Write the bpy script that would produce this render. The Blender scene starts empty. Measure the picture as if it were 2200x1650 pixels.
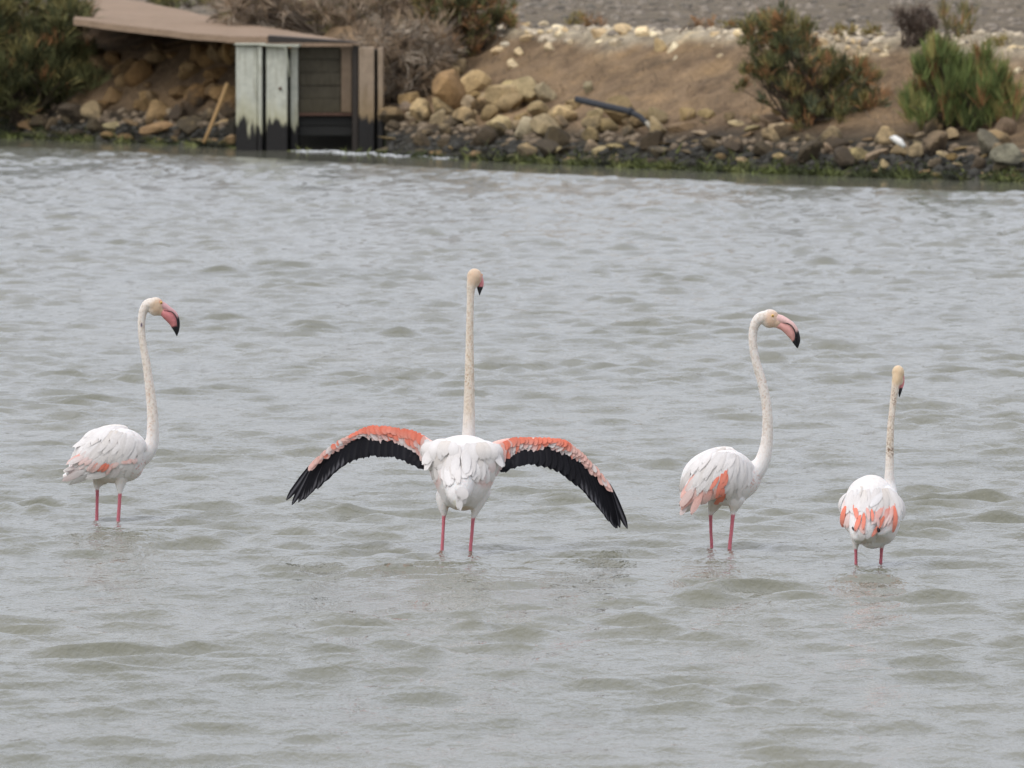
import bpy, bmesh, math, random
import numpy as np
from mathutils import Vector, Matrix
from mathutils.bvhtree import BVHTree

random.seed(7); RNG = np.random.default_rng(7)
C = bpy.context.scene.collection
sc = bpy.context.scene

# ---------------------------------------------------------------- camera, sky, sun
H = 2.4; F = 16200.0; PITCH = math.radians(3.29)
cam_d = bpy.data.cameras.new('camera'); cam = bpy.data.objects.new('camera', cam_d); C.objects.link(cam)
cam.location = (0, 0, H); cam.rotation_euler = (math.pi/2 - PITCH, 0, 0)
cam_d.sensor_width = 36; cam_d.lens = 36*F/2200; cam_d.clip_end = 6000; cam_d.clip_start = 0.5
cam_d.dof.use_dof = True; cam_d.dof.focus_distance = 30.0; cam_d.dof.aperture_fstop = 12.5
sc.camera = cam
sc.view_settings.view_transform = 'Standard'; sc.view_settings.look = 'None'
sc.view_settings.gamma = 1; sc.view_settings.exposure = 0.17
sc.view_settings.use_curve_mapping = False

SUN_EL = math.radians(52); SUN_AZ = math.radians(222)
w = bpy.data.worlds.new('World'); sc.world = w; w.use_nodes = True
nt = w.node_tree; nt.nodes.clear()
wo = nt.nodes.new('ShaderNodeOutputWorld'); bg = nt.nodes.new('ShaderNodeBackground')
sky = nt.nodes.new('ShaderNodeTexSky'); sky.sky_type = 'NISHITA'; sky.sun_disc = False
sky.sun_elevation = SUN_EL; sky.sun_rotation = SUN_AZ; sky.dust_density = 3.0
hs = nt.nodes.new('ShaderNodeHueSaturation'); hs.inputs['Saturation'].default_value = 0.6
mixn = nt.nodes.new('ShaderNodeMix'); mixn.data_type = 'RGBA'; mixn.inputs[0].default_value = 0.6
tc = nt.nodes.new('ShaderNodeTexCoord'); mp = nt.nodes.new('ShaderNodeMapping'); mp.inputs['Scale'].default_value = (1, 1, 3.0)
cl = nt.nodes.new('ShaderNodeTexNoise'); cl.inputs['Scale'].default_value = 2.2; cl.inputs['Detail'].default_value = 3
cr = nt.nodes.new('ShaderNodeValToRGB')
cr.color_ramp.elements[0].position = 0.3; cr.color_ramp.elements[0].color = (5.5, 5.6, 6.3, 1)
cr.color_ramp.elements[1].position = 0.7; cr.color_ramp.elements[1].color = (7.2, 7.3, 8.05, 1)
L = nt.links.new
L(tc.outputs['Generated'], mp.inputs['Vector']); L(mp.outputs['Vector'], cl.inputs['Vector']); L(cl.outputs['Fac'], cr.inputs['Fac'])
sx_ = nt.nodes.new('ShaderNodeSeparateXYZ'); L(tc.outputs['Generated'], sx_.inputs[0])
zr = nt.nodes.new('ShaderNodeMapRange'); zr.inputs['From Min'].default_value = 0; zr.inputs['From Max'].default_value = .8
zr.inputs['To Min'].default_value = .84; zr.inputs['To Max'].default_value = 1.5; L(sx_.outputs['Z'], zr.inputs['Value'])
ov = nt.nodes.new('ShaderNodeMix'); ov.data_type = 'RGBA'; ov.blend_type = 'MULTIPLY'; ov.inputs[0].default_value = 1
L(cr.outputs['Color'], ov.inputs[6]); L(zr.outputs['Result'], ov.inputs[7])
L(sky.outputs['Color'], hs.inputs['Color']); L(hs.outputs['Color'], mixn.inputs[6]); L(ov.outputs[2], mixn.inputs[7])
L(mixn.outputs[2], bg.inputs['Color']); bg.inputs['Strength'].default_value = 0.15
L(bg.outputs[0], wo.inputs['Surface'])
sl = bpy.data.lights.new('sun', 'SUN'); sun = bpy.data.objects.new('sun', sl); C.objects.link(sun)
sl.energy = 1.0; sl.angle = math.radians(30); sl.color = (1.0, 0.96, 0.9)
sd = Vector((math.sin(SUN_AZ)*math.cos(SUN_EL), math.cos(SUN_AZ)*math.cos(SUN_EL), math.sin(SUN_EL)))
sun.rotation_euler = (-sd).to_track_quat('-Z', 'Y').to_euler()

# ---------------------------------------------------------------- measuring
cp, sp = math.cos(PITCH), math.sin(PITCH)
def at(px, py, Y):
    u = (px-1100)/F; v = -(py-825)/F
    t = Y/(cp + v*sp)
    return Vector((t*u, Y, H + t*(-sp + v*cp)))
def proj(V):                                   # V: (n,3) -> photo pixels
    x, y, z = V[:, 0], V[:, 1], V[:, 2]-H
    d = y*cp - z*sp; up = y*sp + z*cp
    return 1100+F*x/d, 825-F*up/d

# ---------------------------------------------------------------- noise
def _hash(ix, iy, s):
    n = (ix*374761393 + iy*668265263 + s*974634777) & 0xffffffff
    n = ((n ^ (n >> 13))*1274126177) & 0xffffffff
    return ((n ^ (n >> 16)) & 0xffff)/65535.0
def vnoise(x, y, s=0):
    x = np.asarray(x, float); y = np.asarray(y, float)
    ix = np.floor(x).astype(np.int64); iy = np.floor(y).astype(np.int64)
    fx = x-ix; fy = y-iy; fx = fx*fx*(3-2*fx); fy = fy*fy*(3-2*fy)
    a = _hash(ix, iy, s); b = _hash(ix+1, iy, s); c = _hash(ix, iy+1, s); d = _hash(ix+1, iy+1, s)
    return (a*(1-fx)+b*fx)*(1-fy) + (c*(1-fx)+d*fx)*fy
def fbm(x, y, s=0, o=4):
    r = 0; a = 1; t = 0
    for i in range(o):
        r = r + a*vnoise(x*2**i, y*2**i, s+i); t += a; a *= .5
    return r/t
def sstep(a, b, x):
    t = np.clip((x-a)/(b-a), 0, 1); return t*t*(3-2*t)

# ---------------------------------------------------------------- objects
def tag(o, label=None, cat=None, group=None, kind=None):
    if label: o['label'] = label
    if cat: o['category'] = cat
    if group: o['group'] = group
    if kind: o['kind'] = kind
    return o
def link(o, parent=None):
    C.objects.link(o)
    if parent is not None:
        o.parent = parent; o.matrix_parent_inverse = wm(parent).inverted()
    return o
def wm(o):
    m = o.matrix_basis.copy()
    if o.parent: m = wm(o.parent) @ o.matrix_parent_inverse @ m
    return m
def thing(name, label, cat, loc, group=None):
    o = bpy.data.objects.new(name, None); o.location = loc; o.empty_display_size = .05; C.objects.link(o)
    return tag(o, label, cat, group)
def mesh_np(name, V, Fc, mat, parent=None, col=None, smooth=True):
    me = bpy.data.meshes.new(name)
    V = np.asarray(V, dtype=np.float32); Fc = np.asarray(Fc, dtype=np.int32)
    me.vertices.add(len(V)); me.vertices.foreach_set('co', V.ravel())
    k = Fc.shape[1]
    me.loops.add(Fc.size); me.loops.foreach_set('vertex_index', Fc.ravel())
    me.polygons.add(len(Fc)); me.polygons.foreach_set('loop_start', np.arange(0, Fc.size, k, dtype=np.int32))
    me.update(calc_edges=True)
    if smooth: me.polygons.foreach_set('use_smooth', np.ones(len(Fc), bool))
    if col is not None: set_col(me, col)
    if mat: me.materials.append(mat)
    o = bpy.data.objects.new(name, me)
    return link(o, parent)
def set_col(me, col):
    a = me.color_attributes.new('Col', 'FLOAT_COLOR', 'POINT')
    c = np.ones((len(me.vertices), 4), np.float32); c[:, :3] = col
    a.data.foreach_set('color', c.ravel())
def mesh_from(name, verts, faces, mat, parent=None, smooth=True):
    me = bpy.data.meshes.new(name); me.from_pydata([tuple(v) for v in verts], [], faces); me.update()
    if smooth:
        for p in me.polygons: p.use_smooth = True
    if mat: me.materials.append(mat)
    return link(bpy.data.objects.new(name, me), parent)
def bm_obj(name, bm, mat, parent=None, smooth=False):
    me = bpy.data.meshes.new(name); bm.to_mesh(me); bm.free()
    if smooth:
        for p in me.polygons: p.use_smooth = True
    if mat: me.materials.append(mat)
    return link(bpy.data.objects.new(name, me), parent)

# ---------------------------------------------------------------- materials
class NT:
    def __init__(s, name, rough=.8):
        s.m = bpy.data.materials.new(name); s.m.use_nodes = True; s.t = s.m.node_tree
        s.b = s.t.nodes['Principled BSDF']; s.b.inputs['Roughness'].default_value = rough
        s.b.inputs['Specular IOR Level'].default_value = .25
    def n(s, ty, **k):
        x = s.t.nodes.new(ty)
        for a, b in k.items():
            if a in x.inputs: x.inputs[a].default_value = b
            else: setattr(x, a, b)
        return x
    def l(s, a, b): s.t.links.new(a, b)
    def noise(s, scale, detail=4, vec=None, rough=.55):
        x = s.n('ShaderNodeTexNoise'); x.inputs['Scale'].default_value = scale
        x.inputs['Detail'].default_value = detail; x.inputs['Roughness'].default_value = rough
        if vec is not None: s.l(vec, x.inputs['Vector'])
        return x.outputs['Fac']
    def ramp(s, fac, stops):
        r = s.n('ShaderNodeValToRGB'); e = r.color_ramp.elements
        while len(e) < len(stops): e.new(.5)
        for i, (p, c) in enumerate(stops):
            e[i].position = p; e[i].color = (c if len(c) == 4 else (*c, 1)) if isinstance(c, tuple) else (c, c, c, 1)
        s.l(fac, r.inputs['Fac']); return r.outputs['Color']
    def mix(s, fac, a, b, blend='MIX'):
        x = s.n('ShaderNodeMix'); x.data_type = 'RGBA'; x.blend_type = blend
        for i, v in ((0, fac), (6, a), (7, b)):
            if hasattr(v, 'is_output'): s.l(v, x.inputs[i])
            elif isinstance(v, tuple): x.inputs[i].default_value = (*v, 1) if len(v) == 3 else v
            else: x.inputs[i].default_value = v if i == 0 else (v, v, v, 1)
        return x.outputs[2]
    def math(s, op, a, b=0.0, clamp=False):
        x = s.n('ShaderNodeMath'); x.operation = op; x.use_clamp = clamp
        for i, v in enumerate((a, b)):
            if hasattr(v, 'is_output'): s.l(v, x.inputs[i])
            else: x.inputs[i].default_value = v
        return x.outputs[0]
    def color(s, c):
        if hasattr(c, 'is_output'): s.l(c, s.b.inputs['Base Color'])
        else: s.b.inputs['Base Color'].default_value = (*c, 1)
    def bump(s, h, strength=.5, dist=.01):
        x = s.n('ShaderNodeBump'); x.inputs['Strength'].default_value = strength; x.inputs['Distance'].default_value = dist
        s.l(h, x.inputs['Height']); s.l(x.outputs[0], s.b.inputs['Normal'])
    def pos(s): return s.n('ShaderNodeNewGeometry').outputs['Position']
    def attr(s):
        x = s.n('ShaderNodeAttribute'); x.attribute_name = 'Col'; return x.outputs['Color']

def plumage_mat():
    k = NT('plumage', .85); p = k.pos(); a = k.attr()
    n1 = k.noise(70, 5, p); n2 = k.noise(420, 3, p)
    c = k.mix(1.0, a, k.ramp(n1, [(.3, .93), (.65, 1.0)]), 'MULTIPLY')
    k.color(c)
    k.bump(k.math('ADD', n1, k.math('MULTIPLY', n2, .5)), .5, .006)
    k.b.inputs['Sheen Weight'].default_value = .15; k.b.inputs['Subsurface Weight'].default_value = .3; k.b.inputs['Subsurface Scale'].default_value = .012; k.b.inputs['Subsurface Radius'].default_value = (1, .7, .6)
    return k.m
def feather_mat():
    k = NT('feather', .75); a = k.attr()
    tcn = k.n('ShaderNodeTexCoord'); m = k.n('ShaderNodeMapping'); m.inputs['Scale'].default_value = (3, 22, 1)
    m.inputs['Rotation'].default_value = (0, 0, .25)
    k.l(tcn.outputs['Object'], m.inputs['Vector'])
    st = k.noise(2.5, 3, m.outputs['Vector'])
    oi = k.n('ShaderNodeObjectInfo')
    c = k.mix(1.0, a, k.ramp(st, [(.3, .88), (.65, 1.0)]), 'MULTIPLY')
    c = k.mix(1.0, c, k.ramp(oi.outputs['Random'], [(0, (.93, .91, .89)), (1, (1, 1, 1))]), 'MULTIPLY')
    k.color(c); k.bump(st, .5, .003)
    k.b.inputs['Specular IOR Level'].default_value = .04
    return k.m
def beak_mat():
    k = NT('beak', .45); k.b.inputs['Specular IOR Level'].default_value = .3
    n1 = k.noise(160, 3, k.pos())
    k.color(k.mix(1.0, k.attr(), k.ramp(n1, [(.3, .85), (.7, 1.0)]), 'MULTIPLY')); k.bump(n1, .2, .002); return k.m
M_PL, M_FE, M_BK = plumage_mat(), feather_mat(), beak_mat()
def flat(name, c, rough=.6, var=.8, scale=40):
    k = NT(name, rough); n1 = k.noise(scale, 4, k.pos())
    k.color(k.mix(1.0, c, k.ramp(n1, [(.3, var), (.7, 1.0)]), 'MULTIPLY')); k.bump(n1, .3, .01); return k.m

# ---------------------------------------------------------------- lake water
SX = [-40, -6.6, -2.82, 0, 2.53, 5.33, 9, 40]; SY = [120, 97.4, 91.3, 86.0, 81.9, 78.6, 75, 60]
def Ys(x): return np.interp(x, SX, SY)
def graded(dense0, dense1, n, far0, far1, m):
    a = np.linspace(dense0, dense1, n)
    r = np.geomspace(a[1]-a[0], far1-dense1, m); l = np.geomspace(a[1]-a[0], dense0-far0, m)
    return np.concatenate([dense0-l[::-1], a, dense1+r])
def build_water():
    k = NT('lake_water', .07)
    p = k.pos(); m = k.n('ShaderNodeMapping'); m.inputs['Scale'].default_value = (1, .55, 1); k.l(p, m.inputs['Vector'])
    n1 = k.noise(9, 4, m.outputs['Vector'], .6); n2 = k.noise(34, 3, m.outputs['Vector'], .6)
    murk = k.noise(.35, 3, p)
    k.color(k.ramp(murk, [(.3, (.142, .142, .102)), (.7, (.172, .170, .128))]))
    k.b.inputs['IOR'].default_value = 1.333; k.b.inputs['Specular IOR Level'].default_value = .5
    ca = k.n('ShaderNodeAttribute'); ca.attribute_name = 'Col'
    h = k.math('ADD', n1, k.math('MULTIPLY', n2, .28))
    h = k.math('MULTIPLY', h, ca.outputs['Color'])
    k.bump(h, 1.0, .023)
    t = graded(-1, 1, 640, -40, 40, 26)
    lv = np.geomspace(17.5, 100, 1150)
    lv = np.concatenate([np.linspace(-60, 17, 12), lv, [108, 120, 135]])
    T, Y = np.meshgrid(t, lv)
    W = 1.6 + .082*np.maximum(Y, 17.5)
    X = T*W
    amp = sstep(3.9, 4.5, Ys(X)-Y)*(np.abs(T) < 3)*sstep(1.6, 1.1, np.abs(T)) 
    amp = amp*sstep(16.9, 18.5, Y)
    Z = np.zeros_like(X); DX = np.zeros_like(X); DY = np.zeros_like(X)
    rr = np.random.default_rng(11)
    nW = 130
    lam = np.exp(rr.uniform(math.log(.10), math.log(.85), nW))
    th = rr.normal(0, .56, nW) + .06
    ph = rr.uniform(0, 2*math.pi, nW)
    # gusts: the short waves come and go
    gust = .22 + 1.75*fbm(X*1.7, Y*.75, 5, 3)**1.6 + .25*fbm(X*.3, Y*.06, 6, 2)
    gust = gust*np.interp(Y, [20, 27, 33, 60, 90], [.76, .90, 1.03, 1.08, 1.15])
    sel = amp > 0
    xs, ys = X[sel].astype(np.float32), Y[sel].astype(np.float32); g = gust[sel].astype(np.float32)
    z = np.zeros_like(xs); dx = np.zeros_like(xs); dy = np.zeros_like(xs)
    for i in range(nW):
        kk = 2*math.pi/lam[i]; kx, ky = kk*math.sin(th[i]), -kk*math.cos(th[i])
        wt = math.exp(-((math.log(lam[i]/.27))/.50)**2)
        sl_ = .044*(.18+.82*wt)
        a = sl_/kk
        # fade short waves far away where the mesh is too coarse for them
        fade = np.clip((lam[i]*1.0 - .0030*ys)/.08, 0, 1)
        arg = kx*xs+ky*ys+ph[i]; s_ = np.sin(arg)*fade*g; c_ = np.cos(arg)*fade*g
        z += a*c_; dx -= a*math.sin(th[i])*s_*1.15; dy += a*math.cos(th[i])*s_*1.15
    for lx, ly in [(208, 1118), (254, 1125), (949, 1190), (1010, 1188), (1529, 1178), (1567, 1182), (1839, 1214), (1892, 1217)]:
        v_ = -(ly-825)/F; yl = H/((sp-v_*cp)/(cp+v_*sp)); xl = (lx-1100)/F*yl/(cp+v_*sp)
        rad = np.hypot(xs-xl, ys-yl); z += .0065*np.cos(rad*2*math.pi/.13)*np.exp(-rad/.16)
    Z[sel] = z; DX[sel] = dx; DY[sel] = dy
    Z *= amp; X = X+DX*amp; Y = Y+DY*amp
    V = np.stack([X, Y, Z], -1).reshape(-1, 3)
    r, c = T.shape
    idx = np.arange(r*c).reshape(r, c)
    Fq = np.stack([idx[:-1, :-1], idx[:-1, 1:], idx[1:, 1:], idx[1:, :-1]], -1).reshape(-1, 4)
    calm = sstep(3.7, 4.4, Ys(V[:, 0])-V[:, 1])
    col = np.repeat((.06+.94*calm)[:, None], 3, 1)
    o = mesh_np('water', V, Fq, k.m, col=col); tag(o, kind='structure')
    return o
build_water()

# ---------------------------------------------------------------- far bank terrain
def hgt(x, y):
    x = np.asarray(x, float); y = np.asarray(y, float)
    e = y-Ys(x)
    n = fbm(x*.9, y*.45, 21, 4)-.5
    crest = 6.4 + 1.2*n
    right = np.interp(e, [-8, -1.5, 0, .8, 2.0, 3.2, crest.mean() if crest.ndim else float(crest), 12, 60, 300, 3000],
                      [-1.2, -.35, -.03, .16, .38, .58, 1.42, 1.46, 1.62, 5, 60])
    right = right + .16*n*sstep(1.5, 4, e)*sstep(9, 6, e)
    right = right + .16*(fbm(x*2.6, y*.4, 31, 4)-.5)*sstep(2, 3.5, e)*sstep(8, 6, e)
    left = np.interp(e, [-8, -1.5, 0, .5, 1.5, 2.6, 4, 12, 60, 300, 3000],
                     [-1.2, -.35, -.03, .12, .62, 1.12, 1.3, 1.42, 1.62, 5, 60])
    wl = sstep(-2.3, -3.6, x)
    z = right*(1-wl)+left*wl
    z = z + .03*(fbm(x*7, y*3, 49, 3)-.5)*sstep(1.5, 3, e)*sstep(7.5, 6, e) + .05*(fbm(x*4, y*2.5, 44, 3)-.5)*sstep(.3, 1, e) + .05*(fbm(x*.6, y*.25, 47, 3)-.5)*sstep(8, 14, e)
    # channel through the sluice
    ch = sstep(-3.42, -3.32, x)*sstep(-1.48, -1.58, x)*sstep(94.0, 92.6, y)
    z = z*(1-ch) + (-.4)*ch
    return z
def ground(px, py, y0=74.0):
    """where the view line of a photo pixel meets the bank"""
    ys_ = np.arange(y0, 175, .04)
    u = (px-1100)/F; v = -(py-825)/F; t = ys_/(cp+v*sp)
    z = H+t*(-sp+v*cp); x = t*u
    hit = np.nonzero(hgt(x, ys_) >= z)[0]
    i = hit[0] if len(hit) else len(ys_)-1
    return Vector((x[i], ys_[i], float(hgt(x[i], ys_[i]))))
def build_bank():
    k = NT('bank_earth', .95)
    a = k.attr(); p = k.pos()
    m = k.n('ShaderNodeMapping'); m.inputs['Scale'].default_value = (1, .6, .5); k.l(p, m.inputs['Vector'])
    n1 = k.noise(3.5, 6, m.outputs['Vector'], .65); n2 = k.noise(22, 5, p, .7)
    n3 = k.noise(1.3, 5, p, .6)
    c = k.mix(1.0, a, k.ramp(n1, [(.3, .58), (.5, .95), (.72, 1.3)]), 'MULTIPLY')
    c = k.mix(1.0, c, k.ramp(n3, [(.35, (.70, .68, .66)), (.5, (1, 1, 1)), (.65, (1.2, 1.16, 1.05))]), 'MULTIPLY')
    c = k.mix(1.0, c, k.ramp(n2, [(.3, .6), (.5, 1.0), (.72, 1.3)]), 'MULTIPLY')
    k.color(c); k.bump(k.math('ADD', n1, n2), 1.0, .11)
    xs = graded(-9, 9, 330, -900, 900, 30)
    ev = np.concatenate([np.linspace(-8, -.6, 14), np.arange(-.5, 9.5, .055), np.geomspace(9.6, 3000, 150)])
    X, E = np.meshgrid(xs, ev); Y = Ys(X)+E; Z = hgt(X, Y)
    V = np.stack([X, Y, Z], -1).reshape(-1, 3); r, cc = X.shape; idx = np.arange(r*cc).reshape(r, cc)
    Fq = np.stack([idx[:-1, :-1], idx[:-1, 1:], idx[1:, 1:], idx[1:, :-1]], -1).reshape(-1, 4)
    e = E.ravel(); x = V[:, 0]; y = V[:, 1]; z = V[:, 2]
    earth = np.array([.335, .228, .128]); cream = np.array([.60, .51, .36]); grav = np.array([.262, .216, .152])
    mud = np.array([.055, .050, .036]); alg = np.array([.05, .075, .018])
    n = fbm(x*1.1, y*.6, 61, 4)
    col = np.tile(earth, (len(x), 1)) * (.85+.4*n)[:, None]
    top = (sstep(1.14, 1.38, z+.55*(n-.5))*sstep(4.5, 6.0, e)*sstep(-.6, .0, x))[:, None]
    col = col*(1-top)+cream*top
    gr = sstep(7.6, 9.8, e+3*(n-.5))[:, None]
    col = col*(1-gr)+(grav*(.8+.4*fbm(x*2.3, y*.7, 71, 3))[:, None])*gr
    wet = sstep(.52, .25, z+.2*(n-.5))[:, None]
    col = col*(1-wet)+mud*wet
    al = (sstep(.10, .03, z)*sstep(.35, .6, fbm(x*1.5, y, 77, 3)))[:, None]
    col = col*(1-al)+alg*al
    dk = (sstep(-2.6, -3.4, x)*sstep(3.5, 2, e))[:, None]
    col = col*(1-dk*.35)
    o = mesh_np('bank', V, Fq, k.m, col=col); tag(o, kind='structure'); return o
bank = build_bank()

# ---------------------------------------------------------------- rocks
def rock_mesh(seed, sub=3, flatz=.8):
    r = random.Random(seed); bm = bmesh.new(); bmesh.ops.create_icosphere(bm, subdivisions=sub, radius=1)
    pl = []
    for i in range(9):
        n = Vector((r.gauss(0, 1), r.gauss(0, 1), r.gauss(0, 1))).normalized(); pl.append((n, r.uniform(.36, .80)))
    for v in bm.verts:
        d = v.co.normalized(); rad = 1.0
        for n, h in pl:
            q = d.dot(n)
            if q > .05: rad = min(rad, h/q)
        rad *= 1+.09*(float(fbm(d.x*2+seed, d.y*2+d.z*1.7, seed, 2))-.5)*2
        v.co = Vector((d.x*rad, d.y*rad, d.z*rad*flatz))
    me = bpy.data.meshes.new('rock'); bm.to_mesh(me); bm.free()
    for p in me.polygons: p.use_smooth = True
    me.set_sharp_from_angle(angle=math.radians(17))
    return me
def rock_mat():
    k = NT('rock', .9); p = k.pos(); oi = k.n('ShaderNodeObjectInfo')
    n1 = k.noise(7, 6, p, .65); n2 = k.noise(40, 4, p, .6)
    base = k.ramp(oi.outputs['Random'], [(0, (.23, .165, .09)), (.3, (.34, .265, .155)), (.6, (.20, .16, .105)), (.8, (.38, .315, .20)), (1, (.25, .22, .165))])
    base = k.mix(1.0, base, oi.outputs['Color'], 'MULTIPLY')
    c = k.mix(1.0, base, k.ramp(n1, [(.3, .6), (.5, 1.0), (.75, 1.25)]), 'MULTIPLY')
    c = k.mix(1.0, c, k.ramp(n2, [(.3, .75), (.7, 1.15)]), 'MULTIPLY')
    sx = k.n('ShaderNodeSeparateXYZ'); k.l(p, sx.inputs[0])
    lvl = k.math('ADD', sx.outputs['Z'], k.math('MULTIPLY', k.math('SUBTRACT', n1, .5), .5))
    lvl = k.math('ADD', lvl, k.math('MULTIPLY', k.math('SUBTRACT', oi.outputs['Random'], .5), .5))
    wet = k.ramp(lvl, [(.26, 1.0), (.46, .0)])
    wet = k.math('MULTIPLY', wet, oi.outputs['Alpha'])
    c = k.mix(wet, c, k.mix(.22, (.028, .027, .024), c))
    l2 = k.math('ADD', sx.outputs['Z'], k.math('MULTIPLY', k.math('SUBTRACT', n1, .5), .22))
    alg = k.math('MULTIPLY', k.ramp(l2, [(.03, 1.0), (.10, .0)]), .9)
    c = k.mix(alg, c, k.ramp(n2, [(.35, (.018, .026, .008)), (.65, (.06, .075, .022))]))
    k.color(c); k.bump(k.math('ADD', n1, n2), .8, .03)
    return k.m
M_RK = rock_mat()
RK = []
for i in range(12):
    me = rock_mesh(100+i); me.materials.append(M_RK); RK.append(me)
rrk = random.Random(5)
def rock(name, px, py, wpx, hpx, parent=None, tint=(1, 1, 1), rz=None, idx=None, tilt=.35, sink=.30, wet=1.0):
    """a stone whose middle stands at this photo pixel, lying on the bank"""
    g = ground(px, py+hpx*.30)
    s = g.y/F
    me = RK[idx if idx is not None else rrk.randrange(len(RK))]
    o = bpy.data.objects.new(name, me); o.color = (*tint, wet)
    a, b = wpx*s*.56, hpx*s*.62
    o.scale = (a, (a+b)*.5*rrk.uniform(.8, 1.1), b/.8)
    o.rotation_euler = (rrk.uniform(-tilt, tilt), rrk.uniform(-tilt, tilt), rrk.uniform(-.4, .4) if rz is None else rz)
    o.location = (g.x, g.y+a*.25, g.z + b*(1-2*sink))
    return link(o, parent)
big = [
 ('large smooth cream boulder sloping above the dark hollow in the stone bank', 1082, 212, 150, 92, (1.75, 1.65, 1.4), 3),
 ('round pale grey boulder right of the big cream boulder', 1168, 204, 54, 54, (1.35, 1.5, 1.6), 5),
 ('tall orange brown boulder left of the big cream boulder', 962, 205, 104, 125, (.95, .70, .46), 1),
 ('upright tan boulder wedged beside the big cream boulder', 1036, 226, 44, 56, (1.25, 1.1, .9), 7),
 ('pale whitish stone with a notch below the big cream boulder', 1125, 282, 58, 44, (1.9, 2.0, 2.0), 8),
 ('cream boulder jammed high against the left edge of the sluice', 492, 122, 44, 60, (1.35, 1.15, .85), 2),
 ('rounded tan boulder in front of the green reed clump', 2003, 282, 40, 50, (1.15, 1.1, .95), 9),
 ('big dark slate grey boulder at the far right edge of the shore', 2170, 352, 90, 62, (.6, .68, .74), 4),
 ('grey angular rock leaning above the dark slate boulder at right', 2118, 318, 62, 62, (.55, .6, .65), 6),
 ('pale stone perched at the upper end of the dark pipe', 1262, 190, 36, 34, (1.25, 1.3, 1.15), 10),
 ('small cream boulder under the upper end of the dark pipe', 1228, 226, 36, 28, (1.5, 1.35, 1.0), 11),
 ('flat pinkish ledge rock at the waterline at the left end of the bank', 72, 270, 120, 32, (1.25, 1.02, .84), 3),
 ('flat grey green slab at the waterline between two pinkish ledges', 245, 276, 72, 26, (1.1, 1.1, .9), 5),
 ('long flat pinkish ledge rock at the waterline left of the wooden stake', 345, 276, 124, 32, (1.25, 1.02, .84), 7),
 ('wide black boulder below the large green shrub', 158, 246, 112, 52, (.22, .20, .20), 1),
 ('oblong white rock hanging just below the crest of the bank', 1416, 97, 30, 36, (1.9, 1.9, 1.75), 0),
]
for lb, x, y, a, b, tint, ix in big:
    tag(rock('boulder', x, y, a, b, None, tint, idx=ix, tilt=.2, sink=.2, wet=.15 if 'ledge' in lb or 'slab' in lb or 'whitish' in lb else 1.0), lb, 'boulder')
# stones of the bank, each a part of it
shore = lambda px: np.interp(px, [0, 600, 1100, 1600, 2200], [296, 322, 349, 372, 392])
cnt = 0
topy = lambda x: np.interp(x, [0, 200, 500, 830, 900, 1000, 1100, 1200, 1320, 1500, 1660, 1800, 1950, 2080, 2230], [262, 245, 240, 128, 140, 150, 188, 205, 232, 236, 246, 282, 290, 268, 250])
spots = []
x = -20.0
while x < 2235:
    if not 496 < x < 832:
        y = shore(x)-4-rrk.uniform(0, 7); lv = 0
        while y > topy(x)+rrk.uniform(-8, 10):
            t = (shore(x)-y)/max(40, shore(x)-topy(x))
            sz = rrk.uniform(30, 52) if rrk.random() < .55 else rrk.uniform(50, 62+26*t)
            spots.append((lv, t, x+rrk.uniform(-14, 14), y, sz)); y -= sz*rrk.uniform(.42, .58); lv += 1
    x += rrk.uniform(30, 42)
rrk.shuffle(spots)
for lv, tt, x, y, sz in spots:
    if cnt >= 215: break
    t = rrk.uniform(.8, 1.3)*(1.1 if 832 < x < 1330 else 1); tint = (t, t*rrk.uniform(.88, .96), t*rrk.uniform(.66, .86))
    if 832 < x < 1330 and tt > .4: sz *= 1.2; wet = 1.0; fl = rrk.uniform(.5, .85)
    if rrk.random() < .08: tint = (1.6, 1.5, 1.3)
    if lv == 0:
        fl *= .6
        if rrk.random() < .45: tint = (1.25, 1.02, .82); wet = .25
    elif tt < .45 and rrk.random() < .12: wet = .25
    rock('rock', x, y, sz, sz*fl, bank, tint, wet=wet, sink=.2); cnt += 1
for i in range(40):                                    # stones under the track, left of the sluice
    x = rrk.uniform(195, 500); y = rrk.uniform(105, 255)
    sz = rrk.uniform(30, 78); rock('rock', x, y, sz, sz*rrk.uniform(.5, .85), bank, (.70, .56, .40)); cnt += 1
crest_pts = [(1128, 52, 34, 12), (1165, 50, 26, 12), (1287, 68, 44, 30), (1335, 66, 40, 26), (1378, 68, 46, 30), (1320, 92, 30, 20),
             (1445, 98, 26, 26), (1452, 122, 16, 14), (1100, 136, 26, 26), (1112, 112, 24, 22), (1225, 92, 20, 18), (1180, 104, 26, 18),
             (1132, 84, 26, 16), (1198, 74, 16, 12), (1540, 66, 44, 22), (1590, 70, 34, 18), (1535, 94, 22, 12), (1547, 118, 16, 18),
             (1762, 98, 30, 26), (1775, 110, 26, 14), (1850, 124, 34, 16), (1830, 126, 18, 14), (1900, 118, 28, 12), (1885, 92, 24, 12),
             (1840, 58, 16, 12), (2130, 82, 24, 10), (2170, 105, 24, 14), (2185, 150, 26, 22), (1068, 110, 30, 22), (1085, 96, 24, 18)]
for i in range(46):
    x = rrk.choice((rrk.uniform(1105, 1600), rrk.uniform(1740, 1910), rrk.uniform(1105, 1600), rrk.uniform(2110, 2200))); q_ = abs(rrk.gauss(0, 1)); yb = float(np.interp(x, [1100, 1600, 1900, 2200], [62, 74, 96, 100]))
    crest_pts.append((x, yb+q_*18-6, rrk.uniform(12, 30)*(1-.2*min(q_, 2)), rrk.uniform(8, 18)*(1-.2*min(q_, 2))))
for x, y, a, b in crest_pts:
    rock('rock', x, y, a*1.15, b*1.15, bank, (2.5, 2.55, 2.6)); cnt += 1
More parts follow.
